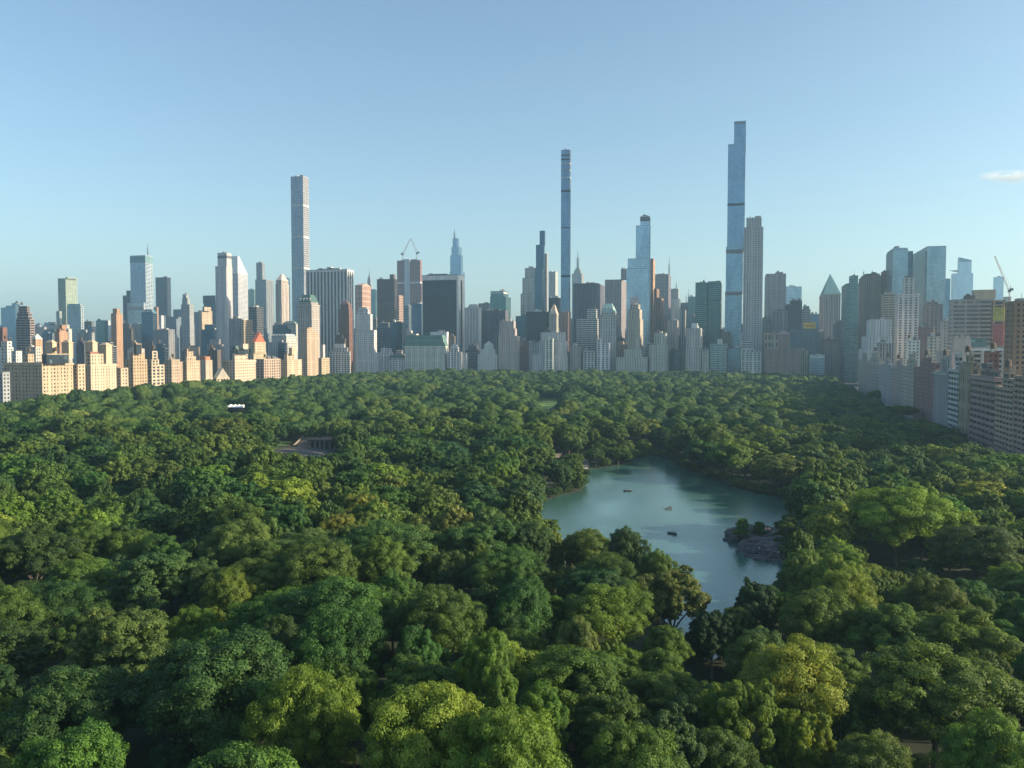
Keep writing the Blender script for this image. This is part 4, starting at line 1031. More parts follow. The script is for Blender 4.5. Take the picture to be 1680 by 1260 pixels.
# ---------------------------------------------------------------- trees
def crown_mesh(name, seed, kind, nleaf, leaf, trunk_in=False, tufts=15, neat=0):
    """crown of about 8 m radius, 5..17 m above the ground: boughs, on every bough tufts, on every tuft leaves"""
    r = np.random.default_rng(seed)
    K = {'round': (26, .80, 2.5, 3.3, 10.3, 6.4), 'spread': (30, .92, 2.0, 2.9, 11.5, 5.0), 'upright': (24, .70, 2.1, 2.9, 10.0, 7.6),
         'clumpy': (19, .84, 2.7, 3.9, 10.5, 6.2), 'vase': (24, .95, 1.9, 2.8, 13.0, 4.2), 'loose': (34, .88, 1.5, 2.5, 10.5, 6.6)}[kind]
    nc, rad, cr0, cr1, cz, rz = K
    R = 8.0
    i = np.arange(nc) + .5
    ph = np.arccos(1 - 1.66 * i / nc)
    th = math.pi * (1 + 5 ** .5) * i + r.uniform(-.35, .35, nc)
    lob = 1 + .18 * np.sin(2 * th + r.uniform(0, 6)) + .12 * np.sin(3 * th + r.uniform(0, 6))
    k = r.uniform(.84 if neat else .60, 1.04, nc) * rad * .86
    cen = np.stack([np.cos(th) * np.sin(ph) * R * k * lob, np.sin(th) * np.sin(ph) * R * k * lob, cz + np.cos(ph) * rz * k], 1)
    br = r.uniform(cr0, cr1, nc) * (0.75 + .4 * r.random(nc))
    out = cen - np.array([0, 0, cz - 3]); out /= np.linalg.norm(out, axis=1)[:, None]
    # tufts
    nt = nc * tufts; bi = np.repeat(np.arange(nc), tufts)
    d = r.normal(size=(nt, 3)) + out[bi] * .95 + np.array([0, 0, .35]); d /= np.linalg.norm(d, axis=1)[:, None]
    tc = cen[bi] + d * (br[bi] * r.uniform(.72, 1.12, nt))[:, None] * np.array([1, 1, .85])
    tr = br[bi] * r.uniform(.22, .40, nt)
    w = tr ** 2; idx = r.choice(nt, nleaf, p=w / w.sum())
    e = r.normal(size=(nleaf, 3)) + d[idx] * .55 + np.array([0, 0, .35]); e /= np.linalg.norm(e, axis=1)[:, None]
    p = tc[idx] + e * (tr[idx] * r.uniform(.35, 1.12, nleaf) ** .7)[:, None] * np.array([1.15, 1.15, .75])
    inner = r.random(nleaf) < .16
    q_ = r.normal(size=(nleaf, 3)); q_ /= np.linalg.norm(q_, axis=1)[:, None]
    p[inner] = (cen[bi[idx]] + q_ * (br[bi[idx]] * r.uniform(.2, .85, nleaf))[:, None])[inner]
    n = e * .8 + d[idx] * .35 + r.normal(size=(nleaf, 3)) * (.2 if neat else .38) + np.array([0, 0, .2]); n /= np.linalg.norm(n, axis=1)[:, None]
    a = r.normal(size=(nleaf, 3)); u = np.cross(n, a); u /= np.linalg.norm(u, axis=1)[:, None]; v = np.cross(n, u)
    s = leaf * r.uniform(.6, 1.25, nleaf)[:, None]; s[inner] *= 1.7
    asp = r.uniform(.5, .85, nleaf)[:, None]
    q = np.stack([p - u * s, p - v * s * asp + n * s * .18, p + u * s * .9, p + v * s * asp + n * s * .1], 1)
    tone = np.clip(.5 + .30 * (r.random(nc)[bi[idx]] - .5) + .45 * (r.random(nt)[idx] - .5) + .5 * (r.random(nleaf) - .5), 0, 1)
    mi = np.zeros(nleaf, np.int32)
    if trunk_in:
        tq = trunk_quads(seed, kind)
        q = np.concatenate([q, tq]); tone = np.concatenate([tone, np.full(len(tq), .5)]); mi = np.concatenate([mi, np.ones(len(tq), np.int32)])
    return quad_mesh(name, q, [M_LEAF, M_BARK], {"tone": tone}, mi)

def dome_mesh(name, seed, nleaf, leaf, flat):
    """crown for far trees: one billowing dome of leaves"""
    r = np.random.default_rng(seed)
    nl = 22
    L = r.normal(size=(nl, 3)); L[:, 2] = np.abs(L[:, 2]) * .9 - .15; L /= np.linalg.norm(L, axis=1)[:, None]
    amp = r.uniform(.10, .26, nl)
    d = r.normal(size=(nleaf, 3)); d[:, 2] = np.where(d[:, 2] < -.5, -d[:, 2], d[:, 2]); d /= np.linalg.norm(d, axis=1)[:, None]
    c = d @ L.T
    b = amp * np.exp(-(1 - c) * 11)
    j = np.argmax(b, axis=1); bump = b[np.arange(nleaf), j]
    rad = (.80 + bump) * r.uniform(.90, 1.03, nleaf)
    p = d * rad[:, None] * np.array([8.2, 8.2, 6.8 * flat]) + np.array([0, 0, 10.2])
    n = d * .75 + (d - L[j] * c[np.arange(nleaf), j][:, None]) * 2.2 * (bump > .05)[:, None] + r.normal(size=(nleaf, 3)) * .22; n /= np.linalg.norm(n, axis=1)[:, None]
    a = r.normal(size=(nleaf, 3)); u = np.cross(n, a); u /= np.linalg.norm(u, axis=1)[:, None]; v = np.cross(n, u)
    s = leaf * r.uniform(.6, 1.25, nleaf)[:, None]
    q = np.stack([p - u * s, p - v * s * .7, p + u * s * .9, p + v * s * .7], 1)
    tone = np.clip(.45 + .35 * (r.random(nl)[j] - .5) + .35 * (r.random(nleaf) - .5) + .6 * (bump - .1), 0, 1)
    return quad_mesh(name, q, [M_LEAF], {"tone": tone})

def trunk_quads(seed, kind):
    r = random.Random(seed)
    q = Q()
    fork = 4.2 if kind != 'vase' else 3.4
    pts = [(0, 0, -0.6, .55), (0, 0, .4, .44), (.1, .05, fork * .6, .36), (.15, .1, fork, .32)]
    for a, b in zip(pts[:-1], pts[1:]): q.tube(a[:3], b[:3], a[3], b[3], 8)
    nb = 7 if kind == 'vase' else 5
    for i in range(nb):
        t = 2 * math.pi * i / nb + r.uniform(-.3, .3)
        rr = r.uniform(2.6, 4.4) if kind != 'vase' else r.uniform(3.6, 5.4)
        z2 = r.uniform(9, 11.5) if kind != 'vase' else r.uniform(11, 13)
        m = (math.cos(t) * rr * .42, math.sin(t) * rr * .42, fork + (z2 - fork) * .5)
        e = (math.cos(t) * rr, math.sin(t) * rr, z2)
        q.tube(pts[-1][:3], m, .24, .17, 6); q.tube(m, e, .17, .09, 5)
        for k in range(2):
            t2 = t + r.uniform(-.8, .8); L = r.uniform(1.5, 2.6)
            q.tube(e, (e[0] + math.cos(t2) * L, e[1] + math.sin(t2) * L, e[2] + r.uniform(.6, 2)), .09, .04, 4)
    return np.concatenate(q.a)

KINDS_T = ['round', 'spread', 'upright', 'clumpy', 'vase', 'loose']
SHAPE = {'round': 'domed', 'spread': 'wide spreading', 'upright': 'upright', 'clumpy': 'lumpy', 'vase': 'flat topped', 'loose': 'feathery'}
NEAR = [(k, crown_mesh("crown_" + k, 20 + i, k, 76000, .148)) for i, k in enumerate(KINDS_T)] + [(k, crown_mesh("crown_" + k, 40 + i, k, 66000, .155)) for i, k in enumerate(['round', 'clumpy', 'loose'])]
MIDT = [(k, crown_mesh("crown_" + k, 60 + i, k, 14000, .37)) for i, k in enumerate(KINDS_T)]
TRUNK = {k: quad_mesh("trunk_" + k, trunk_quads(70 + i, k), [M_BARK]) for i, k in enumerate(KINDS_T)}
MIDI = [crown_mesh("mid_" + k, 80 + i, k, 13000, .36, True, 12, 1) for i, k in enumerate(KINDS_T)]
FARI = [dome_mesh("far_" + k, 90 + i, 5200, .50, (1.0, .82, 1.12, .92, .78, 1.0)[i]) for i, k in enumerate(KINDS_T)]

# what the photograph shows between the crowns: nothing may stand in front of these (photo pixels), with the depth of what is seen
VIEWS = [
    ([(900, 838), (925, 815), (962, 800), (975, 772), (1050, 762), (1110, 765), (1200, 800), (1300, 826), (1285, 850), (1265, 868), (1230, 862), (1205, 870), (1195, 895),
      (1245, 925), (1272, 925), (1270, 950), (1240, 952), (1215, 975), (1195, 965), (1150, 935), (1105, 918), (1085, 898), (1045, 864), (1010, 862), (985, 866), (940, 868), (905, 855)], 900),
    ([(1195, 850), (1260, 850), (1288, 880), (1290, 915), (1240, 925), (1195, 895)], 270),
    ([(882, 655), (916, 655), (914, 671), (893, 671)], 1010),
    ([(477, 716), (548, 712), (548, 742), (500, 745), (480, 742)], 560),
    ([(452, 722), (480, 722), (478, 742), (452, 742)], 560),
    ([(372, 664), (403, 664), (403, 674), (374, 674)], 822),
    ([(905, 738), (922, 738), (922, 748), (905, 748)], 560),
    ([(955, 758), (968, 758), (968, 768), (955, 768)], 480),
]
SKYLINE = [(-100, 664), (0, 655), (60, 646), (130, 638), (205, 630), (280, 618), (340, 617), (420, 619), (500, 613), (620, 607), (700, 604), (960, 604), (1230, 607), (1400, 614), (1440, 622), (1500, 650),
           (1560, 668), (1600, 698), (1640, 716), (1680, 738), (1800, 790)]
SKX = [a for a, b in SKYLINE]; SKY_Y = [b for a, b in SKYLINE]

def blocked(x, y, rad, h):
    e = elev(x, y)
    cx, cy, w = project(x, y, e + h * .62)
    rp = rad * .8 * FPX / w; ht = project(x, y, e + h)[1]; hb = project(x, y, e + h * .3)[1]
    cyy = (ht + hb) / 2; rv = (hb - ht) / 2
    for poly, dep in VIEWS:
        if w > dep: continue
        for k in range(8):
            t = k * math.pi / 4
            if pip(cx + rp * math.cos(t), cyy + rv * math.sin(t), poly): return True
        if pip(cx, cyy, poly): return True
        for vx, vy in poly:
            if abs(vx - cx) < rp * .85 and abs(vy - cyy) < rv * .85: return True
    return False

def sky_fit(x, y, h):
    """largest height that keeps the top under the canopy line of the photo"""
    e = elev(x, y)
    px, py, w = project(x, y, e + h)
    lim = float(np.interp(px, SKX, SKY_Y)) + rng.uniform(-1, 5)
    if py < lim:
        h2 = CAM_H - (lim - 570) * w / FPX - e
        return h2
    return h

placed = []      # x, y, r, h, kindindex
grid = {}
def try_put(x, y, r, h, force=False, f=.73, test=False):
    g = (int(x // 26), int(y // 26))
    if not force:
        for i in (-1, 0, 1):
            for j in (-1, 0, 1):
                for (a, b, c) in grid.get((g[0] + i, g[1] + j), ()):
                    if (a - x) ** 2 + (b - y) ** 2 < (f * (c + r)) ** 2: return False
    if not test: grid.setdefault(g, []).append((x, y, r))
    return True

TINTS = {'yellow green': (1.8, 1.6, 1.05), 'olive gold': (1.75, 1.4, .95), 'bright green': (1.4, 1.42, 1.0), 'deep green': (.78, .85, .95), 'mid green': (1.0, 1.05, 1.0), 'blue green': (.8, 1.0, 1.4),
         'olive brown': (1.3, 1.08, .95), 'dusty green': (1.3, 1.18, 1.5)}
GT = "broadleaf trees of the park canopy"
def tree_thing(x, y, r, h, shape, tint, label, near=True, rot=None, group=GT):
    c = [m for k, m in (NEAR if near else MIDT) if k == shape]
    root = empty("broadleaf_tree", (x, y, elev(x, y)), rot if rot is not None else rng.uniform(0, 6.28))
    tag(root, label, "tree", group)
    s = r / 8.0; sz = h / 17.0
    t = TINTS[tint]; j = [rng.uniform(.9, 1.1) for _ in range(2)]
    o = link("crown", rng.choice(c), root, color=(t[0] * j[0], t[1] * j[1], t[2])); o.scale = (s, s, sz)
    o = link("trunk", TRUNK[shape], root); o.scale = (s, s, sz)
    return root

# single trees the photo makes out: px, row of the top, width in px, height m, shape, tint, label
SPECIAL = [
    (1475, 802, 140, 24, 'clumpy', 'yellow green', "tall yellow green tree with bare upright limbs showing, right of the lake"),
    (1612, 862, 140, 19, 'round', 'olive gold', "olive gold domed tree right of the tall bare limbed yellow green tree"),
    (1345, 968, 118, 18, 'round', 'yellow green', "yellow green domed tree just below the rocky point"),
    (1480, 1000, 150, 17, 'spread', 'olive gold', "flat olive gold crown below right of the yellow green domed tree"),
    (1590, 1010, 160, 17, 'spread', 'olive gold', "wide olive gold crown near the right edge, level with the lake inlet"),
    (1548, 1068, 235, 20, 'round', 'yellow green', "huge domed green tree near the lower right corner"),
    (1318, 1062, 165, 19, 'clumpy', 'yellow green', "lumpy green tree with lit yellow top, left of the huge domed tree"),
    (1225, 1118, 130, 19, 'loose', 'bright green', "bright green tree with lit tip beside the water inlet"),
    (1245, 1035, 100, 16, 'round', 'dusty green', "dull grey green tree right of the narrow inlet water"),
    (1240, 955, 80, 17, 'loose', 'deep green', "dark slender tree at the inlet with branches against the water"),
    (1172, 1002, 75, 14, 'loose', 'deep green', "dark small tree closing the lake's narrow end"),
    (1212, 1000, 70, 13, 'upright', 'mid green', "upright green tree beside the lake's narrow end"),
    (1290, 975, 60, 14, 'loose', 'olive brown', "small thin crowned tree on the shore below the rocks"),
    (1108, 930, 120, 19, 'loose', 'dusty green', "thin leafed tree reaching over the water from the near shore"),
    (1030, 864, 74, 20, 'round', 'deep green', "round dark crown standing highest on the bank against the water"),
    (965, 874, 76, 15, 'clumpy', 'mid green', "lumpy crown left of the highest dark crown on the near bank"),
    (1082, 902, 70, 18, 'round', 'olive brown', "brownish crown right of the highest dark crown on the near bank"),
    (370, 935, 88, 19, 'round', 'olive gold', "lone olive gold tree among dark trees at lower left"),
    (345, 1062, 250, 22, 'clumpy', 'mid green', "biggest lumpy green tree at bottom left"),
    (505, 1112, 150, 20, 'clumpy', 'bright green', "bright lumpy tree right of the biggest lumpy tree at bottom left"),
    (110, 1110, 220, 20, 'spread', 'mid green', "wide layered green tree at the left edge of the bottom"),
    (190, 1000, 170, 21, 'loose', 'dusty green', "feathery grey green tree above the wide layered tree at left"),
    (95, 1222, 190, 19, 'clumpy', 'bright green', "cut off lumpy tree in the bottom left corner"),
    (270, 1222, 80, 12, 'loose', 'blue green', "small blue green tree in the dark gap at bottom left"),
    (50, 868, 120, 20, 'spread', 'olive brown', "broad smooth olive crown at the left edge above the dark trees"),
    (255, 905, 150, 20, 'loose', 'dusty green', "tall pale green tree between the olive crowns at left"),
    (690, 1140, 180, 20, 'clumpy', 'bright green', "lumpy sunlit green tree at the bottom centre left"),
    (835, 1182, 190, 19, 'clumpy', 'bright green', "pale topped tree at the bottom centre"),
    (885, 1130, 100, 17, 'upright', 'bright green', "fresh green upright tree behind the pale topped bottom tree"),
    (800, 1040, 110, 22, 'upright', 'bright green', "tall feathery light tree rising in the centre of the lower canopy"),
    (950, 1015, 80, 17, 'upright', 'dusty green', "grey green oval tree right of the tall feathery centre tree"),
    (1010, 965, 130, 17, 'clumpy', 'bright green', "lumpy lit tree on the near bank below the rowing boats"),
    (1100, 1165, 120, 18, 'loose', 'dusty green', "spiky pale green tree above the bottom water gap"),
    (1050, 1215, 170, 17, 'clumpy', 'mid green', "low domed tree cut by the bottom edge left of the water gap"),
    (1640, 1195, 150, 17, 'clumpy', 'yellow green', "yellow green tree in the bottom right corner"),
    (1440, 1210, 140, 16, 'round', 'mid green', "round mid green tree below the huge domed tree"),
    (1180, 1200, 130, 15, 'round', 'deep green', "dark rounded tree at the bottom between the two inlets"),
    (620, 880, 95, 20, 'round', 'mid green', "domed green tree standing out left of the lake, mid canopy"),
    (560, 1000, 130, 21, 'clumpy', 'bright green', "bright clumped tree left of the canopy centre"),
    (460, 1015, 90, 17, 'round', 'olive brown', "tree with a brownish pink tinged top right of the lone olive gold one"),
    (735, 905, 70, 16, 'round', 'olive brown', "small brown tinged tree behind the lower centre canopy"),
    (720, 970, 120, 19, 'clumpy', 'bright green', "fresh green clumped tree before the brown tinged small one"),
    (1620, 1080, 120, 15, 'loose', 'dusty green', "grey feathery tree beside the huge domed tree"),
    (1395, 1125, 120, 15, 'loose', 'deep green', "dark gap filling tree between the two largest lower right trees"),
]
MIDSPECIAL = [
    (365, 690, 90, 20, 'vase', 'deep green', "tall tree with a pale bare trunk left of the stone terrace"),
    (322, 706, 66, 15, 'round', 'bright green', "round bright tree left of the pale trunked tree"),
    (232, 634, 44, 20, 'round', 'olive gold', "leftmost olive gold crown before the sunlit apartment row"),
    (272, 632, 46, 20, 'round', 'yellow green', "yellow green crown in the olive belt before the sunlit row"),
    (312, 631, 48, 20, 'clumpy', 'olive gold', "largest olive gold crown before the sunlit apartment row"),
    (350, 634, 44, 19, 'round', 'olive gold', "rightmost olive gold crown just before the white tent"),
    (1190, 722, 60, 17, 'round', 'yellow green', "yellow topped tree left of the golden far shore tree"),
    (1290, 668, 50, 17, 'round', 'olive gold', "olive crown behind the golden far shore tree"),
    (1340, 655, 48, 17, 'round', 'yellow green', "yellow green crown under the green pyramid roofed tower"),
    (1440, 640, 40, 15, 'round', 'yellow green', "small yellow green crown left of the gold tipped one"),
    (205, 684, 75, 17, 'round', 'yellow green', "yellow green tree left of the white tent"),
    (822, 760, 60, 18, 'upright', 'yellow green', "pale yellow green tree by the lake's left shore"),
    (925, 692, 28, 14, 'round', 'olive brown', "rust orange tinged tree below the sunlit lawn"),
    (955, 686, 40, 16, 'round', 'olive gold', "gold topped tree right of the rust tinged one"),
    (1225, 720, 80, 19, 'round', 'olive gold', "golden crowned tree on the lake's far right shore"),
    (1280, 745, 85, 17, 'round', 'dusty green', "large grey green shore tree overhanging the far right bank"),
    (1155, 722, 70, 18, 'round', 'deep green', "dark domed tree above the lake's far end"),
    (1260, 660, 60, 17, 'spread', 'yellow green', "yellow green crown far across the lake near the towers"),
    (1395, 640, 60, 16, 'spread', 'yellow green', "bright yellow crown below the teal corner tower"),
    (1480, 665, 60, 16, 'spread', 'olive gold', "gold tipped tree before the reddish brick house"),
    (932, 628, 30, 22, 'upright', 'deep green', "tall dark pointed crown right of the sunlit lawn"),
    (1015, 735, 60, 17, 'round', 'deep green', "round dark tree at the lake's far left cove"),
    (610, 715, 85, 18, 'round', 'bright green', "rounded tree covering the terrace's right end"),
    (300, 720, 60, 17, 'round', 'mid green', "domed green tree far left of the stone terrace"),
]
used_labels = set()
for lst, near in ((SPECIAL, True), (MIDSPECIAL, False)):
    for px, top, w, h, shape, tint, lab in lst:
        dep = (CAM_H - h) * FPX / (top - 570.0)
        for _ in range(2):
            x, y = at_depth(px, dep); dep = (CAM_H - h - elev(x, y)) * FPX / (top - 570.0)
        x, y = at_depth(px, dep)
        st = .5 if dep < 262 and px < 1200 else -.5
        while (pip(x, y, LAKE) or lake_dist(x, y) < 1.5) and 7 < h < 24:      # nudge back to the shore, staying under the same sight line
            h += st; dep = (CAM_H - h - elev(x, y)) * FPX / (top - 570.0); x, y = at_depth(px, dep)
        r = w * dep / FPX / 2 * 1.04
        r = min(r, 13.5, h / 1.3)
        try_put(x, y, r * .9, h, True)
        hh = w * (.8 if 'bare upright limbs' in lab else .5)
        if near: VIEWS.append(([(px + w * .40 * math.cos(t * math.pi / 4), top + hh * .62 + hh * .55 * math.sin(t * math.pi / 4)) for t in range(8)], dep - 1.0))
        tree_thing(x, y, r, h, shape, tint, lab, near)

LAWN = at_z(899, 664)
# fill the park
def tonefield(x, y):
    return math.sin(x * .013 + 2) * math.sin(y * .011 + 1) + .6 * math.sin(x * .031 - y * .023)
cand = []
r2 = random.Random(3)
for _ in range(90000):
    # sample depth so that far places are filled as densely as near ones
    d = 62 + (1545 - 62) * math.sqrt(r2.random())
    px = r2.uniform(-140, 1820)
    x, y = at_depth(px, d)
    if x > XW - 27 or x < XE + 22 or y > YS - 36: continue
    cand.append((x, y, d))
for x, y, d in cand:
    r = r2.choice([4.4, 5.6, 6.8, 7.8, 9.0, 10.4, 11.4]) * (1.0 if d < 350 else 1.0 + .42 * sstep(350, 800, d))
    sp = .73 if d < 300 else .82
    if not try_put(x, y, r * .9, 0, test=True, f=sp) or math.hypot(x - LAWN[0], y - LAWN[1] + 20) < 52: continue
    ld = lake_dist(x, y)
    if ld < 3.0 or pip(x, y, LAKE): continue
    h = r2.uniform(12, 20) + (min(r, 10) - 7.4) * .8 + 1.5 * math.sin(x * .02) * math.sin(y * .024)
    if x > 40: h = min(h, 17)
    ppx = project(x, y, 5)[0]
    if ld < 30 and 880 < ppx < 1075 and d > 420: h = min(h, r2.uniform(6, 10)); r = min(r, 5.5)
    if x < XE + 75 or y > YS - 110:
        px_, py_, w_ = project(x, y, 10); lim = float(np.interp(px_, SKX, SKY_Y)) + r2.uniform(-1, 7)
        h = min(27, max(h, CAM_H - (lim - 570) * w_ / FPX - elev(x, y)))
    h = sky_fit(x, y, h)
    if h < 5.5: continue
    r = min(r, h * .62)
    bl = blocked(x, y, r, h)
    if bl:
        h *= .6; r *= .6
        if blocked(x, y, r, h): continue
    if not try_put(x, y, r * .9, h, f=sp): continue
    placed.append([x, y, r, h, d])
# shrubs along the lake edge
shr = []
for i in range(len(LAKE)):
    a, b = LAKE[i], LAKE[(i + 1) % len(LAKE)]
    L = math.hypot(b[0] - a[0], b[1] - a[1]); n = max(1, int(L / 1.6))
    for k in range(n):
        t = r2.random(); x = a[0] + (b[0] - a[0]) * t; y = a[1] + (b[1] - a[1]) * t
        ox, oy = r2.uniform(-2.2, 2.2), r2.uniform(-2.2, 2.2)
        rr = r2.uniform(1.4, 3.2)
        x += ox; y += oy
        if pip(x, y, LAKE) and lake_dist(x, y) > 1.2: continue
        p = project(x, y, 1.0)
        if blocked(x, y, rr, rr * 1.6): continue
        shr.append((x, y, rr, rr * 1.7, p[2]))

for px_, py_, rr in ((1262, 884, 1.8), (1275, 890, 2.2), (1284, 900, 2.6), (1290, 912, 2.4), (1236, 882, 1.2), (1270, 905, 1.3), (1228, 888, 1.0), (1296, 905, 3.0), (1206, 880, .9)):
    x, y = at_z(px_, py_, 1.0); shr.append((x, y, rr, rr * 1.9, 290))
def zone(px, py):
    b = "bottom row" if py > 1080 else "lower canopy" if py > 930 else "middle canopy" if py > 800 else "upper canopy"
    if px < 250: c = "at the far left"
    elif px < 600: c = "near the lone gold tree"
    elif px < 850: c = "left of the lake"
    elif px < 1130: c = "on the near bank" if py > 850 else "on the left shore"
    elif px < 1350: c = "below the rocks"
    elif px < 1540: c = "right of the rocks"
    else: c = "at the far right"
    return c + ", " + b

placed.sort(key=lambda t: -t[2] / t[4])
def inview(t):
    px, py, w = project(t[0], t[1], elev(t[0], t[1]) + t[3])
    return -60 < px < 1740 and py < 1330
nthings = 0; rest = []; named = {}
for t in placed:
    x, y, r, h, d = t
    if nthings < 255 and inview(t):
        px, py, w = project(x, y, elev(x, y) + h)
        shape = rng.choice(['round', 'round', 'clumpy', 'clumpy', 'loose', 'loose', 'spread', 'upright', 'upright'])
        f = tonefield(x, y) + rng.uniform(-1.2, 1.2) + (1.5 if px > 1250 else 0)  # crowns on the right lean yellow: sun glare put into their tint
        tint = 'yellow green' if f > 1.9 else 'bright green' if f > .75 else 'mid green' if f > -.5 else 'deep green' if f > -1.3 else rng.choice(['blue green', 'dusty green'])
        if rng.random() < .04: tint = 'olive brown'
        lab = f"{tint} {SHAPE[shape]} tree {zone(px, py)}"
        named.setdefault(lab, []).append((px, tree_thing(x, y, r, h, shape, tint, lab, d < 235)))
        nthings += 1
    else: rest.append(t)

ORD = ["second", "third", "fourth", "fifth", "sixth", "seventh", "eighth", "ninth", "tenth", "eleventh", "twelfth", "thirteenth", "fourteenth", "fifteenth", "sixteenth"]
for lab, lst in named.items():
    lst.sort(key=lambda t: t[0])
    if len(lst) > 1:
        for i, (px, o) in enumerate(lst):
            o["label"] = ("leftmost " if i == 0 else "rightmost " if i == len(lst) - 1 else ORD[i - 1] + " from left ") + lab

# ---------------------------------------------------------------- the further woods: one mass, instanced
def scatter(name, pts, srcs_of, label, zscale=True):
    n = len(pts)
    me = bpy.data.meshes.new(name)
    me.vertices.add(n)
    co = np.array([(p[0], p[1], elev(p[0], p[1]) - .1) for p in pts], np.float32)
    me.vertices.foreach_set("co", co.ravel())
    for k, vals, ty in (("variant", [srcs_of(p)[1] for p in pts], 'INT'), ("spin", [rng.uniform(0, 6.28) for _ in pts], 'FLOAT')):
        a = me.attributes.new(k, ty, 'POINT'); a.data.foreach_set("value", vals)
    a = me.attributes.new("size", 'FLOAT_VECTOR', 'POINT')
    a.data.foreach_set("vector", np.array([(p[2] / 8, p[2] / 8, p[3] / 17) for p in pts], np.float32).ravel())
    srcs = srcs_of(None)
    ng = bpy.data.node_groups.new(name, 'GeometryNodeTree')
    ng.interface.new_socket("Geometry", in_out='INPUT', socket_type='NodeSocketGeometry')
    ng.interface.new_socket("Geometry", in_out='OUTPUT', socket_type='NodeSocketGeometry')
    gi = ng.nodes.new("NodeGroupInput"); go = ng.nodes.new("NodeGroupOutput"); jn = ng.nodes.new("GeometryNodeJoinGeometry")
    av = ng.nodes.new("GeometryNodeInputNamedAttribute"); av.data_type = 'INT'; av.inputs[0].default_value = "variant"
    asp = ng.nodes.new("GeometryNodeInputNamedAttribute"); asp.data_type = 'FLOAT'; asp.inputs[0].default_value = "spin"
    asz = ng.nodes.new("GeometryNodeInputNamedAttribute"); asz.data_type = 'FLOAT_VECTOR'; asz.inputs[0].default_value = "size"
    cx = ng.nodes.new("ShaderNodeCombineXYZ"); ng.links.new(asp.outputs[0], cx.inputs[2])
    for i, mesh in enumerate(srcs):
        so = bpy.data.objects.new("tree_source", mesh)
        oi = ng.nodes.new("GeometryNodeObjectInfo"); oi.inputs[0].default_value = so; oi.inputs['As Instance'].default_value = True
        cp = ng.nodes.new("FunctionNodeCompare"); cp.data_type = 'INT'; cp.operation = 'EQUAL'
        ng.links.new(av.outputs[0], cp.inputs[2]); cp.inputs[3].default_value = i
        ip = ng.nodes.new("GeometryNodeInstanceOnPoints")
        ng.links.new(gi.outputs[0], ip.inputs['Points']); ng.links.new(cp.outputs[0], ip.inputs['Selection'])
        ng.links.new(oi.outputs['Geometry'], ip.inputs['Instance']); ng.links.new(cx.outputs[0], ip.inputs['Rotation']); ng.links.new(asz.outputs[0], ip.inputs['Scale'])
        ng.links.new(ip.outputs[0], jn.inputs[0])
    ng.links.new(jn.outputs[0], go.inputs[0])
    o = link(name, me)
    md = o.modifiers.new("scatter", 'NODES'); md.node_group = ng
    tag(o, label, "trees", None, "stuff")
    return o
def src_rest(p):
    if p is None: return MIDI + FARI
    return None, (0 if p[4] < 560 else len(MIDI)) + rng.randrange(len(MIDI))
scatter("woods", rest, src_rest, "dense green tree canopy stretching from the lake to the foot of the skyline")
def src_sh(p):
    if p is None: return [MIDI[0], MIDI[3], MIDI[5]]
    return None, rng.randrange(3)
scatter("undergrowth", shr, src_sh, "low green bushes and reeds fringing the lake shore")
# ---------------------------------------------------------------- lawns, paths
def px_poly(name, pts, dz, mat, kind="structure"):
    P = [at_z(a, b) for a, b in pts]
    o = link(name, mesh_from(name, [(x, y, elev(x, y) + dz) for x, y in P], [tuple(range(len(P)))], [mat])); o["kind"] = kind
    return o
M_LAWN = simple_mat("mown_grass", (0.17, 0.26, 0.04), 0.95, noise=0.2, scale=0.05)
M_LAWN2 = simple_mat("shaded_grass", (0.05, 0.12, 0.03), 0.95, noise=0.25, scale=0.1)  # darker copy of the grass, shade put into its base colour
M_PATH = simple_mat("path_gravel", (0.30, 0.28, 0.25), 0.95, noise=0.15, scale=0.4)
M_BRICKP = simple_mat("terrace_paving", (0.085, 0.08, 0.08), 0.95, noise=0.2, scale=0.3)
M_STONE = simple_mat("carved_sandstone", (0.26, 0.22, 0.18), 0.9, noise=0.2, scale=0.5)
M_ROCK = simple_mat("schist_rock", (0.085, 0.08, 0.085), 0.9, noise=0.5, scale=0.6)
M_WHITE = simple_mat("tent_fabric", (0.80, 0.80, 0.80), 0.7, noise=0.04)
M_SKIN = simple_mat("skin", (0.45, 0.28, 0.20), 0.6, noise=0.03)

def world_sheet(name, x0, x1, y0, y1, dz, mat, n=8):
    return sheet(name, [x0 + (x1 - x0) * i / n for i in range(n + 1)], [y0 + (y1 - y0) * i / n for i in range(n + 1)], dz, mat)
lx, ly = at_z(899, 664)
world_sheet("lawn", lx - 26, lx + 17, ly - 130, ly + 75, 0.25, M_LAWN, 12)
tx, ty_ = at_z(466, 735)
world_sheet("terrace_lawn", tx - 16, tx + 4, ty_ - 22, ty_ + 40, 0.22, M_LAWN2, 6)
# paths seen in gaps
for pts in ([(903, 748), (912, 739), (925, 737), (925, 741), (916, 749)], [(955, 770), (957, 760), (952, 756), (965, 756), (968, 762), (964, 771)]):
    px_poly("path", pts, 0.35, M_PATH)

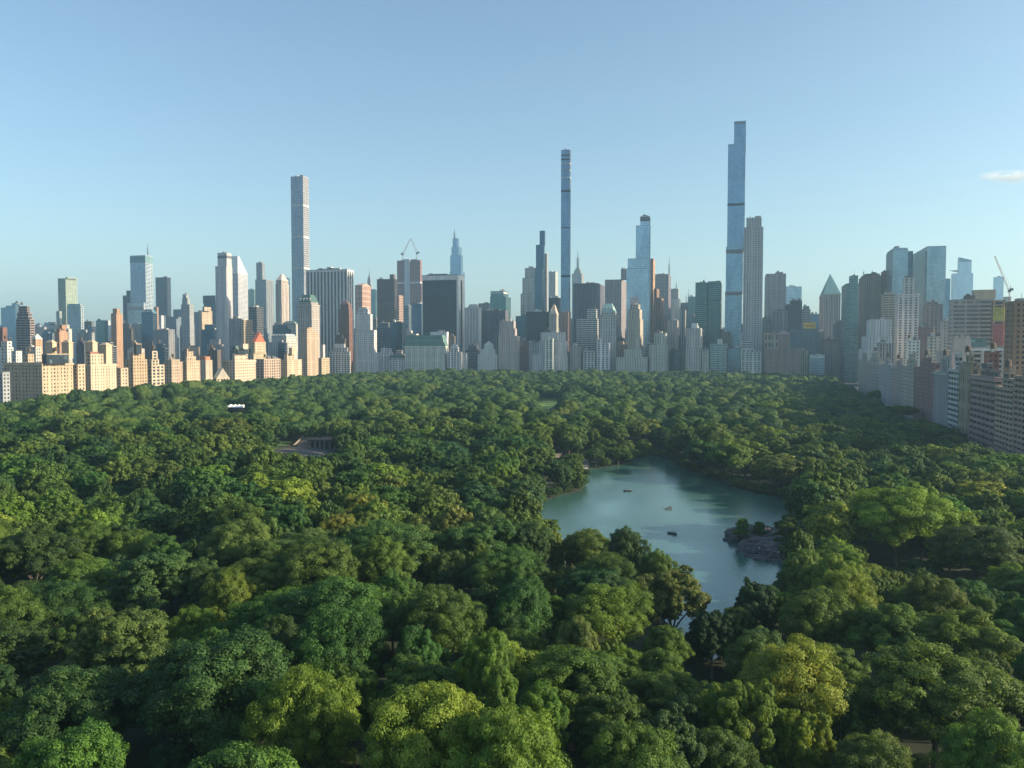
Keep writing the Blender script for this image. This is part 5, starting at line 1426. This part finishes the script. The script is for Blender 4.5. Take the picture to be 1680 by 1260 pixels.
# ---------------------------------------------------------------- stone terrace with arcade
def terrace():
    bx, by = at_z(530, 737)
    W = 26.0; yaw = 0.0
    root = empty("stone_terrace", (bx, by, 0.2)); tag(root, "stone terrace with a dark arcade of arches and broad stairs left of the lake", "terrace")
    e0 = elev(bx, by)
    root.location.z = e0
    x0, x1 = -9.0, 15.0
    h = 6.2
    # pier by pier arcade: 7 bays
    nb = 7; bw = (x1 - x0) / nb
    for i in range(nb + 1):
        q = Q(); x = x0 + i * bw
        q.box(x - .55, x + .55, -.45, 3.0, 0, h - 1.4); q.box(x - .7, x + .7, -.6, 3.1, h - 1.9, h - 1.4, True); q.box(x - .7, x + .7, -.6, 3.1, 0, .5)
        link("pier", q.mesh("pier", [M_STONE]), root)
    for i in range(nb):
        xa, xb = x0 + i * bw + .55, x0 + (i + 1) * bw - .55; xc = (xa + xb) / 2; rr = (xb - xa) / 2
        q = Q(); N = 8
        zs = h - 1.4 - rr
        for k in range(N):
            t0, t1 = math.pi * k / N, math.pi * (k + 1) / N
            a = (xc - rr * math.cos(t0), zs + rr * math.sin(t0)); b = (xc - rr * math.cos(t1), zs + rr * math.sin(t1))
            q.quad((a[0], -.3, a[1]), (b[0], -.3, b[1]), (b[0], -.3, h - 1.4), (a[0], -.3, h - 1.4))
            q.quad((a[0], -.3, a[1]), (a[0], 2.9, a[1]), (b[0], 2.9, b[1]), (b[0], -.3, b[1]))
        link("arch", q.mesh("arch", [M_STONE]), root)
    q = Q(); q.box(x0 - 1, x1 + 1, 14, 14.6, 0, h - 1.4); link("back_wall", q.mesh("back_wall", [M_STONE]), root)
    q = Q(); q.box(x0 - 1.2, x1 + 1.2, -.7, 16, h - 1.38, h - .3, True); link("upper_deck", q.mesh("upper_deck", [M_BRICKP]), root)
    q = Q()
    for k in range(50):
        x = x0 - .8 + k * (x1 - x0 + 1.6) / 49
        q.box(x - .12, x + .12, -.55, -.3, h - .3, h + .55)
    q.box(x0 - 1.1, x1 + 1.1, -.65, -.2, h + .55, h + .8, True)
    o = link("balustrade", q.mesh("balustrade", [M_STONE]), root)
    # stairs on the left, descending toward the lake
    ns = 26
    for k in range(ns):
        q = Q(); z = (h - .3) * (1 - k / ns); y = 12 - k * .62
        q.box(-20, -10.6, y - .62, y, 0, z)
        link("step", q.mesh("step", [M_STONE]), root)
    for x in (-20.6, -10.4):
        q = Q()
        for k in range(0, ns, 2):
            z = (h - .3) * (1 - k / ns); y = 12 - k * .62
            q.box(x - .25, x + .25, y - 1.24, y, 0, z + .95)
        link("stair_wall", q.mesh("stair_wall", [M_STONE]), root)
    q = Q(); q.box(-21, 16, 12.1, 40, 0, h - .35); link("upper_terrace", q.mesh("upper_terrace", [M_BRICKP]), root)
    world_sheet("plaza_paving", bx - 13, bx + 18, by - 46, by - .8, 0.24, M_BRICKP, 8)
    return bx, by, e0
TBX, TBY, TBE = terrace()
# fountain on the plaza
def lathe(q, prof, n=12, c=(0, 0)):
    for (r0, z0), (r1, z1) in zip(prof[:-1], prof[1:]):
        q.tube((c[0], c[1], z0), (c[0], c[1], z1 + (1e-3 if z0 == z1 else 0)), r0, r1, n)

# light green banner on a pole
bx, by = at_z(441, 741)
root = empty("banner", (bx, by, elev(bx, by))); tag(root, "pale green hanging banner beside the small terrace lawn", "banner")
q = Q(); q.tube((0, 0, 0), (0, 0, 6.6), .12, .09, 6); q.tube((-1.2, 0, 6.5), (1.2, 0, 6.5), .07, .07, 5); link("pole", q.mesh("pole", [M_STEEL]), root)
q = Q(); n = 6
for i in range(n):
    for j in range(4):
        xa, xb = -1.1 + 2.2 * j / 4, -1.1 + 2.2 * (j + 1) / 4; f = lambda x, z: -.12 + .12 * math.sin(x * 3 + z)
        za, zb = 1.2 + 5.2 * i / n, 1.2 + 5.2 * (i + 1) / n
        q.quad((xa, f(xa, za), za), (xb, f(xb, za), za), (xb, f(xb, zb), zb), (xa, f(xa, zb), zb))
link("cloth", q.mesh("cloth", [painted("banner_green", (.45, .62, .32))]), root)

# white tent
bx, by = at_z(387, 682)
bx, by = at_depth(388, (CAM_H - 9.5) * FPX / 96.0)
e0 = elev(bx, by)
root = empty("event_tent", (bx, by, e0)); tag(root, "white fabric tent roof among the trees at left", "tent")
q = Q()
for i in range(4):
    xa, xb = -9 + i * 4.5, -9 + (i + 1) * 4.5; xm = (xa + xb) / 2
    for (p, r_) in (((xa, -6), (xb, -6)), ((xb, -6), (xb, 6)), ((xb, 6), (xa, 6)), ((xa, 6), (xa, -6))):
        q.quad((p[0], p[1], 7.2), (r_[0], r_[1], 7.2), (xm + .05, .05, 9.6), (xm, 0, 9.6))
    q.box(xa + .02, xb - .02, -6.02, 6.02, 6.6, 7.2, True)
link("canopy", q.mesh("canopy", [M_WHITE]), root)["kind"] = "thing"
for i in range(5):
    for y in (-5.9, 5.9):
        q = Q(); q.tube((-9 + i * 4.5, y, 0), (-9 + i * 4.5, y, 6.6), .15, .15, 6); link("pole", q.mesh("pole", [M_STEEL]), root)

# ---------------------------------------------------------------- rocky point in the lake
def rock_point():
    base = [at_z(a, b) for a, b in ((1193, 886), (1202, 874), (1225, 870), (1262, 872), (1285, 880), (1300, 895), (1296, 915), (1262, 918), (1232, 912), (1212, 897))]
    cx = sum(p[0] for p in base) / len(base); cy = sum(p[1] for p in base) / len(base)
    root = empty("rock_outcrop", (cx, cy, 0)); tag(root, "dark grey rocky point jutting into the lake with two small pines", "rocks")
    r = random.Random(4)
    k = 0
    while k < 62:
        x = r.uniform(min(p[0] for p in base), max(p[0] for p in base)); y = r.uniform(min(p[1] for p in base), max(p[1] for p in base))
        if not pip(x, y, base): continue
        dmin = min(math.hypot(x - a, y - b) for a, b in base)
        s = r.uniform(1.0, 2.4) * (0.7 + min(1, dmin / 5)); hz = min(3.6, .5 + dmin * .5) * r.uniform(.7, 1.1)
        vs = []; nseg = 9
        for ring, (rr, zz) in enumerate(((1.0, -.5), (1.05, .35), (.82, .85), (.35, 1.0))):
            for i in range(nseg):
                t = 2 * math.pi * i / nseg; q_ = rr * (1 + r.uniform(-.22, .22))
                vs.append((s * 1.25 * q_ * math.cos(t), s * q_ * math.sin(t) * .8, hz * zz + r.uniform(-.12, .12) * s))
        fs = [tuple(range(3 * nseg, 4 * nseg))]
        for a in range(3):
            for i in range(nseg):
                j = (i + 1) % nseg; fs.append((a * nseg + i, a * nseg + j, (a + 1) * nseg + j, (a + 1) * nseg + i))
        o = link("boulder", mesh_from("boulder", vs, fs, [M_ROCK]), root, (x - cx, y - cy, 0)); o.rotation_euler = (r.uniform(-.1, .1), r.uniform(-.12, .12), r.uniform(-.5, .5))
        k += 1
    # low slabs at the waterline
    for a, b, L in ((1216, 906, 4), (1235, 913, 6), (1250, 918, 6), (1268, 920, 5), (1290, 924, 4), (1303, 926, 3)):
        x, y = at_z(a, b); q = Q(); q.pyramid(-L / 2, L / 2, -1.3, 1.3, -.3, .55, .8, .6)
        o = link("slab", q.mesh("slab", [M_ROCK]), root, (x - cx, y - cy, 0)); o.rotation_euler = (0, 0, r.uniform(-.4, .2))
rock_point()

def pine(px, py, h, label):
    x, y = at_z(px, py, 1.8); r = np.random.default_rng(int(px))
    root = empty("pine_tree", (x, y, 1.4)); tag(root, label, "pine tree", "small pines on the rocky point")
    q = Q(); q.tube((0, 0, -.8), (.2, 0, h * .95), .22, .06, 6)
    qs = []; 
    lay = 9
    for i in range(lay):
        z = h * (.28 + .68 * i / lay); rad = h * .36 * (1 - i / lay) ** .8 + .4
        nb = 6
        for k in range(nb):
            t = r.uniform(0, 6.28); L = rad * r.uniform(.7, 1.1)
            e = (math.cos(t) * L, math.sin(t) * L, z + .15)
            q.tube((.1, 0, z - .1), e, .06, .02, 4)
            n = 110
            f = r.uniform(.35, 1.0, n)[:, None]; p = np.array(e) * f * np.array([1, 1, 0]) + np.array([0, 0, z]) + r.normal(size=(n, 3)) * np.array([.34, .34, .16])
            d = r.normal(size=(n, 3)) + np.array([0, 0, .5]); d /= np.linalg.norm(d, axis=1)[:, None]; a = r.normal(size=(n, 3)); u = np.cross(d, a); u /= np.linalg.norm(u, axis=1)[:, None]; v = np.cross(d, u)
            s = .24
            qs.append(np.stack([p - u * s, p - v * s * .5, p + u * s, p + v * s * .5], 1))
    link("trunk", q.mesh("trunk", [M_BARK]), root)
    qa = np.concatenate(qs)
    link("crown", quad_mesh("crown", qa, [M_LEAF], {"tone": r.random(len(qa))}), root, color=(.8, 1.1, 1.2))
pine(1218, 884, 7.6, "left and taller small pine on the rocky point")
pine(1246, 884, 6.4, "right and shorter small pine on the rocky point")

# ---------------------------------------------------------------- people (one continuous skinned body each)
M_CLOTH = {}
def cloth(c):
    if c not in M_CLOTH: M_CLOTH[c] = simple_mat("clothing", c, 0.85, noise=0.1, scale=3)
    return M_CLOTH[c]
def body_mesh(pose):
    if pose == 'stand':
        J = {'pel': (0, 0, .95), 'che': (0, 0, 1.3), 'nek': (0, -.01, 1.5), 'hed': (0, -.02, 1.66), 'hl': (-.09, 0, .9), 'hr': (.09, 0, .9), 'kl': (-.1, -.02, .5), 'kr': (.11, -.05, .5),
             'al': (-.1, .02, .07), 'ar': (.12, .03, .07), 'tl': (-.1, -.14, .03), 'tr': (.12, -.13, .03), 'sl': (-.19, 0, 1.42), 'sr': (.19, 0, 1.42), 'el': (-.25, .02, 1.13), 'er': (.25, .02, 1.13), 'wl': (-.24, -.06, .88), 'wr': (.24, -.08, .9)}
    else:
        J = {'pel': (0, 0, .42), 'che': (0, -.06, .78), 'nek': (0, -.1, .97), 'hed': (0, -.13, 1.13), 'hl': (-.09, -.03, .40), 'hr': (.09, -.03, .40), 'kl': (-.13, -.44, .50), 'kr': (.13, -.44, .50),
             'al': (-.13, -.66, .14), 'ar': (.13, -.66, .14), 'tl': (-.13, -.8, .12), 'tr': (.13, -.8, .12), 'sl': (-.19, -.07, .9), 'sr': (.19, -.07, .9), 'el': (-.29, -.26, .68), 'er': (.29, -.26, .68), 'wl': (-.3, -.5, .72), 'wr': (.3, -.5, .72)}
    R = {'pel': .15, 'che': .16, 'nek': .06, 'hed': .115, 'hl': .1, 'hr': .1, 'kl': .065, 'kr': .065, 'al': .045, 'ar': .045, 'tl': .04, 'tr': .04, 'sl': .075, 'sr': .075, 'el': .05, 'er': .05, 'wl': .035, 'wr': .035}
    E = [('pel', 'che'), ('che', 'nek'), ('nek', 'hed'), ('pel', 'hl'), ('pel', 'hr'), ('hl', 'kl'), ('hr', 'kr'), ('kl', 'al'), ('kr', 'ar'), ('al', 'tl'), ('ar', 'tr'), ('che', 'sl'), ('che', 'sr'), ('sl', 'el'), ('sr', 'er'), ('el', 'wl'), ('er', 'wr')]
    ks = list(J); me = bpy.data.meshes.new("person")
    me.from_pydata([J[k] for k in ks], [(ks.index(a), ks.index(b)) for a, b in E], [])
    o = bpy.data.objects.new("person", me); COL.objects.link(o)
    md = o.modifiers.new("skin", 'SKIN')
    for i, k in enumerate(ks):
        me.skin_vertices[0].data[i].radius = (R[k], R[k] * .8); me.skin_vertices[0].data[i].use_root = (k == 'pel')
    s = o.modifiers.new("sub", 'SUBSURF'); s.levels = s.render_levels = 1
    bpy.context.view_layer.update()
    dg = bpy.context.evaluated_depsgraph_get()
    out = bpy.data.meshes.new_from_object(o.evaluated_get(dg)); bpy.data.objects.remove(o)
    return out
BODY = {p: body_mesh(p) for p in ('stand', 'sit')}
def person(loc, rz, pose, top, legs, label, group=None):
    me = BODY[pose].copy(); me.materials.clear()
    for m in (cloth(top), cloth(legs), M_SKIN): me.materials.append(m)
    zt = 1.48 if pose == 'stand' else .95; zl = .93 if pose == 'stand' else .50
    for p in me.polygons:
        c = p.center
        if c.z > zt and abs(c.x) < .13: p.material_index = 2
        elif pose == 'stand': p.material_index = 1 if c.z < zl else 0
        else: p.material_index = 1 if c.y < -.12 and abs(c.x) < .22 and c.z < .62 else 0
        p.use_smooth = True
    o = link("person", me, None, loc); o.rotation_euler = (0, 0, rz); tag(o, label, "person", group)
    q = Q(); c = (0, -.02, 1.70) if pose == 'stand' else (0, -.12, 1.17)
    q.tube((c[0], c[1] + .02, c[2] - .05), (c[0], c[1] + .02, c[2] + .05), .125, .11, 8); q.tube((c[0], c[1] + .02, c[2] + .05), (c[0], c[1] + .02, c[2] + .11), .11, .03, 8)
    link("hair", q.mesh("hair", [cloth((.05, .035, .025))]), o)
    return o

# ---------------------------------------------------------------- rowing boats
M_HULL = simple_mat("boat_paint", (0.05, 0.07, 0.085), 0.5, noise=0.1); M_SEAT = simple_mat("boat_wood", (0.12, 0.085, 0.06), 0.7)
def hull_mesh():
    L, Wd = 4.6, 1.45; n = 14; vs = []; fs = []
    prof = [(0, -.12), (.42, -.10), (.85, .12), (1.0, .42), (.93, .44), (.80, .14), (.40, .02), (0, .0)]
    for i in range(n + 1):
        t = i / n; x = -L / 2 + L * t
        w = Wd / 2 * (math.sin(math.pi * min(1, (t * .93 + .07))) ** .55 if t < .97 else .05); sh = .18 * (2 * t - 1) ** 2
        for s in (1, -1):
            for (a, z) in prof: vs.append((x, s * a * w, z + sh * (1 if z > .1 else .5)))
    m = len(prof) * 2
    for i in range(n):
        for s in range(2):
            for k in range(len(prof) - 1):
                a = i * m + s * len(prof) + k; f = (a, a + 1, a + m + 1, a + m)
                fs.append(f if s == 0 else f[::-1])
    return mesh_from("hull", vs, fs, [M_HULL], True)
HULL = hull_mesh()
def boat(px, py, rz, label, crew):
    x, y = at_z(px, py); root = empty("rowing_boat", (x, y, .06), rz); root.scale = (.85, .85, .85); tag(root, label, "rowing boat", "rowing boats on the lake")
    link("hull", HULL, root)
    for sx in (-1.45, 0, 1.35):
        q = Q(); q.box(sx - .14, sx + .14, -.55, .55, .24, .28, True); link("seat", q.mesh("seat", [M_SEAT]), root)
    for s in (1, -1):
        q = Q(); q.tube((.15, s * .35, .62), (-.35, s * 2.4, .12), .035, .035, 5); q.box(-.52, -.22, s * 2.4 - .35, s * 2.4 + .35, .06, .1, True)
        link("oar", q.mesh("oar", [M_SEAT]), root)
    for (sx, face, top, lab) in crew:
        wx = x + sx * math.cos(rz); wy = y + sx * math.sin(rz)
        person((wx, wy, .06), rz + face, 'sit', top, (.06, .07, .1), lab, "people in the rowing boats")
H = math.pi / 2
boat(1030, 806, .15, "rowing boat farthest off, side on, with three people", [(0, H, (.12, .12, .14), "person rowing amidships in the farthest boat"), (-1.45, H, (.10, .12, .2), "person seated at the left end of the farthest boat"), (1.35, -H, (.4, .38, .36), "person seated at the right end of the farthest boat")])
boat(1097, 835, .9, "rowing boat in the middle of the lake seen nearly end on", [(0, H, (.15, .2, .22), "person rowing the middle boat"), (1.35, -H, (.18, .1, .1), "passenger in the stern of the middle boat")])
boat(1103, 876, -.55, "nearest rowing boat with oars spread wide", [(0, H, (.35, .35, .36), "person rowing the nearest boat"), (1.35, -H, (.08, .1, .13), "passenger in the nearest boat")])

# people on the terrace and on the rocks
r3 = random.Random(9)
cols = [(.6, .6, .58), (.1, .12, .2), (.5, .12, .1), (.15, .15, .15), (.35, .38, .45), (.55, .5, .4)]
words_ = ["white", "navy", "red", "black", "grey blue", "beige"]
spots = [(-14, -6), (-12, -9), (-17, -12), (-9, -14), (-6, -7), (-4, -11), (1, -8), (4, -13), (8, -6)]
for i, (dx, dy) in enumerate(spots):
    x, y = TBX + dx, TBY + dy; w = i % 6
    person((x, y, elev(x, y) + .25), r3.uniform(0, 6.28), 'stand', cols[w], (.08, .09, .14), f"tiny figure in {words_[w]} top on the plaza, {'left' if dx < -10 else 'middle' if dx < 0 else 'right'} part{' nearer the stairs' if dy > -10 else ''}", "people on the terrace plaza")
for i, (px, py, z, w) in enumerate(((1245, 905, 1.4, 0), (1277, 912, 1.2, 0), (1262, 908, 1.3, 4))):
    x, y = at_z(px, py, z); person((x, y, z), 2.5 + i, 'stand', cols[w], (.1, .1, .12), ["person in white standing on the left rock ledge", "person in white at the right end of the rocks", "person in grey blue between the two in white on the rocks"][i], "people on the rocky point")

# ---------------------------------------------------------------- small cloud far off at right
def cloud():
    m = bpy.data.materials.new("cloud_vapour"); m.use_nodes = True; nt = m.node_tree; nt.nodes.clear()
    out = nt.nodes.new("ShaderNodeOutputMaterial"); pv = nt.nodes.new("ShaderNodeVolumePrincipled")
    tc = nt.nodes.new("ShaderNodeTexCoord"); nz = nd(nt, "ShaderNodeTexNoise", i_Scale=1.1, i_Detail=6.0, i_Roughness=.6, i_Distortion=.6)
    mp = nd(nt, "ShaderNodeMapping"); mp.inputs['Scale'].default_value = (3.2, 1.6, 1.2)
    nt.links.new(tc.outputs['Object'], mp.inputs[0]); nt.links.new(mp.outputs[0], nz.inputs['Vector'])
    ln = nd(nt, "ShaderNodeVectorMath", operation='LENGTH'); nt.links.new(tc.outputs['Object'], ln.inputs[0])
    mr = nd(nt, "ShaderNodeMapRange"); nt.links.new(ln.outputs['Value'], mr.inputs[0]); mr.inputs[1].default_value = 1.0; mr.inputs[2].default_value = .3; mr.inputs[3].default_value = 0; mr.inputs[4].default_value = 1
    ms = nd(nt, "ShaderNodeMapRange"); nt.links.new(nz.outputs['Fac'], ms.inputs[0]); ms.inputs[1].default_value = .42; ms.inputs[2].default_value = .68; ms.inputs[3].default_value = 0; ms.inputs[4].default_value = .007
    mu = nd(nt, "ShaderNodeMath", operation='MULTIPLY'); nt.links.new(mr.outputs[0], mu.inputs[0]); nt.links.new(ms.outputs[0], mu.inputs[1])
    nt.links.new(mu.outputs[0], pv.inputs['Density']); pv.inputs['Color'].default_value = (1, 1, 1, 1); pv.inputs['Anisotropy'].default_value = 0.0
    nt.links.new(pv.outputs[0], out.inputs['Volume'])
    D = 17000.0
    x, y = at_depth(1662, D); z = CAM_H + (570 - 292) * D / FPX
    vs = []; fs = []; n, k = 20, 10
    for i in range(k + 1):
        for j in range(n):
            a = math.pi * i / k; b = 2 * math.pi * j / n
            vs.append((math.sin(a) * math.cos(b), math.sin(a) * math.sin(b), math.cos(a)))
    for i in range(k):
        for j in range(n): fs.append((i * n + j, (i + 1) * n + j, (i + 1) * n + (j + 1) % n, i * n + (j + 1) % n))
    o = link("cloud", mesh_from("cloud", vs, fs, [m]), None, (x, y, z)); o.scale = (860, 420, 130); o.rotation_euler = (0, 0, YAW)
    tag(o, "small white wispy cloud at the right edge of the sky", "cloud", None, "stuff")
cloud()

# ---------------------------------------------------------------- air
def haze():
    m = bpy.data.materials.new("haze_air"); m.use_nodes = True; nt = m.node_tree; nt.nodes.clear()
    out = nt.nodes.new("ShaderNodeOutputMaterial"); pv = nt.nodes.new("ShaderNodeVolumePrincipled")
    pv.inputs['Color'].default_value = (.46, .76, 1.0, 1); pv.inputs['Density'].default_value = HAZE; pv.inputs['Anisotropy'].default_value = 0.3
    nt.links.new(pv.outputs[0], out.inputs['Volume'])
    m.cycles.homogeneous_volume = True
    q = Q(); q.box(-8000, 8000, -1000, 8000, -2.5, 620, True)
    o = link("haze", q.mesh("haze", [m])); tag(o, "pale blue summer haze thickening toward the far towers", "haze", None, "stuff")
    bm = o.data
    import bmesh as bmx
    b = bmx.new(); b.from_mesh(bm); bmx.ops.remove_doubles(b, verts=b.verts, dist=.01); bmx.ops.recalc_face_normals(b, faces=b.faces); b.to_mesh(bm); b.free()
HAZE = 0.000092
haze()
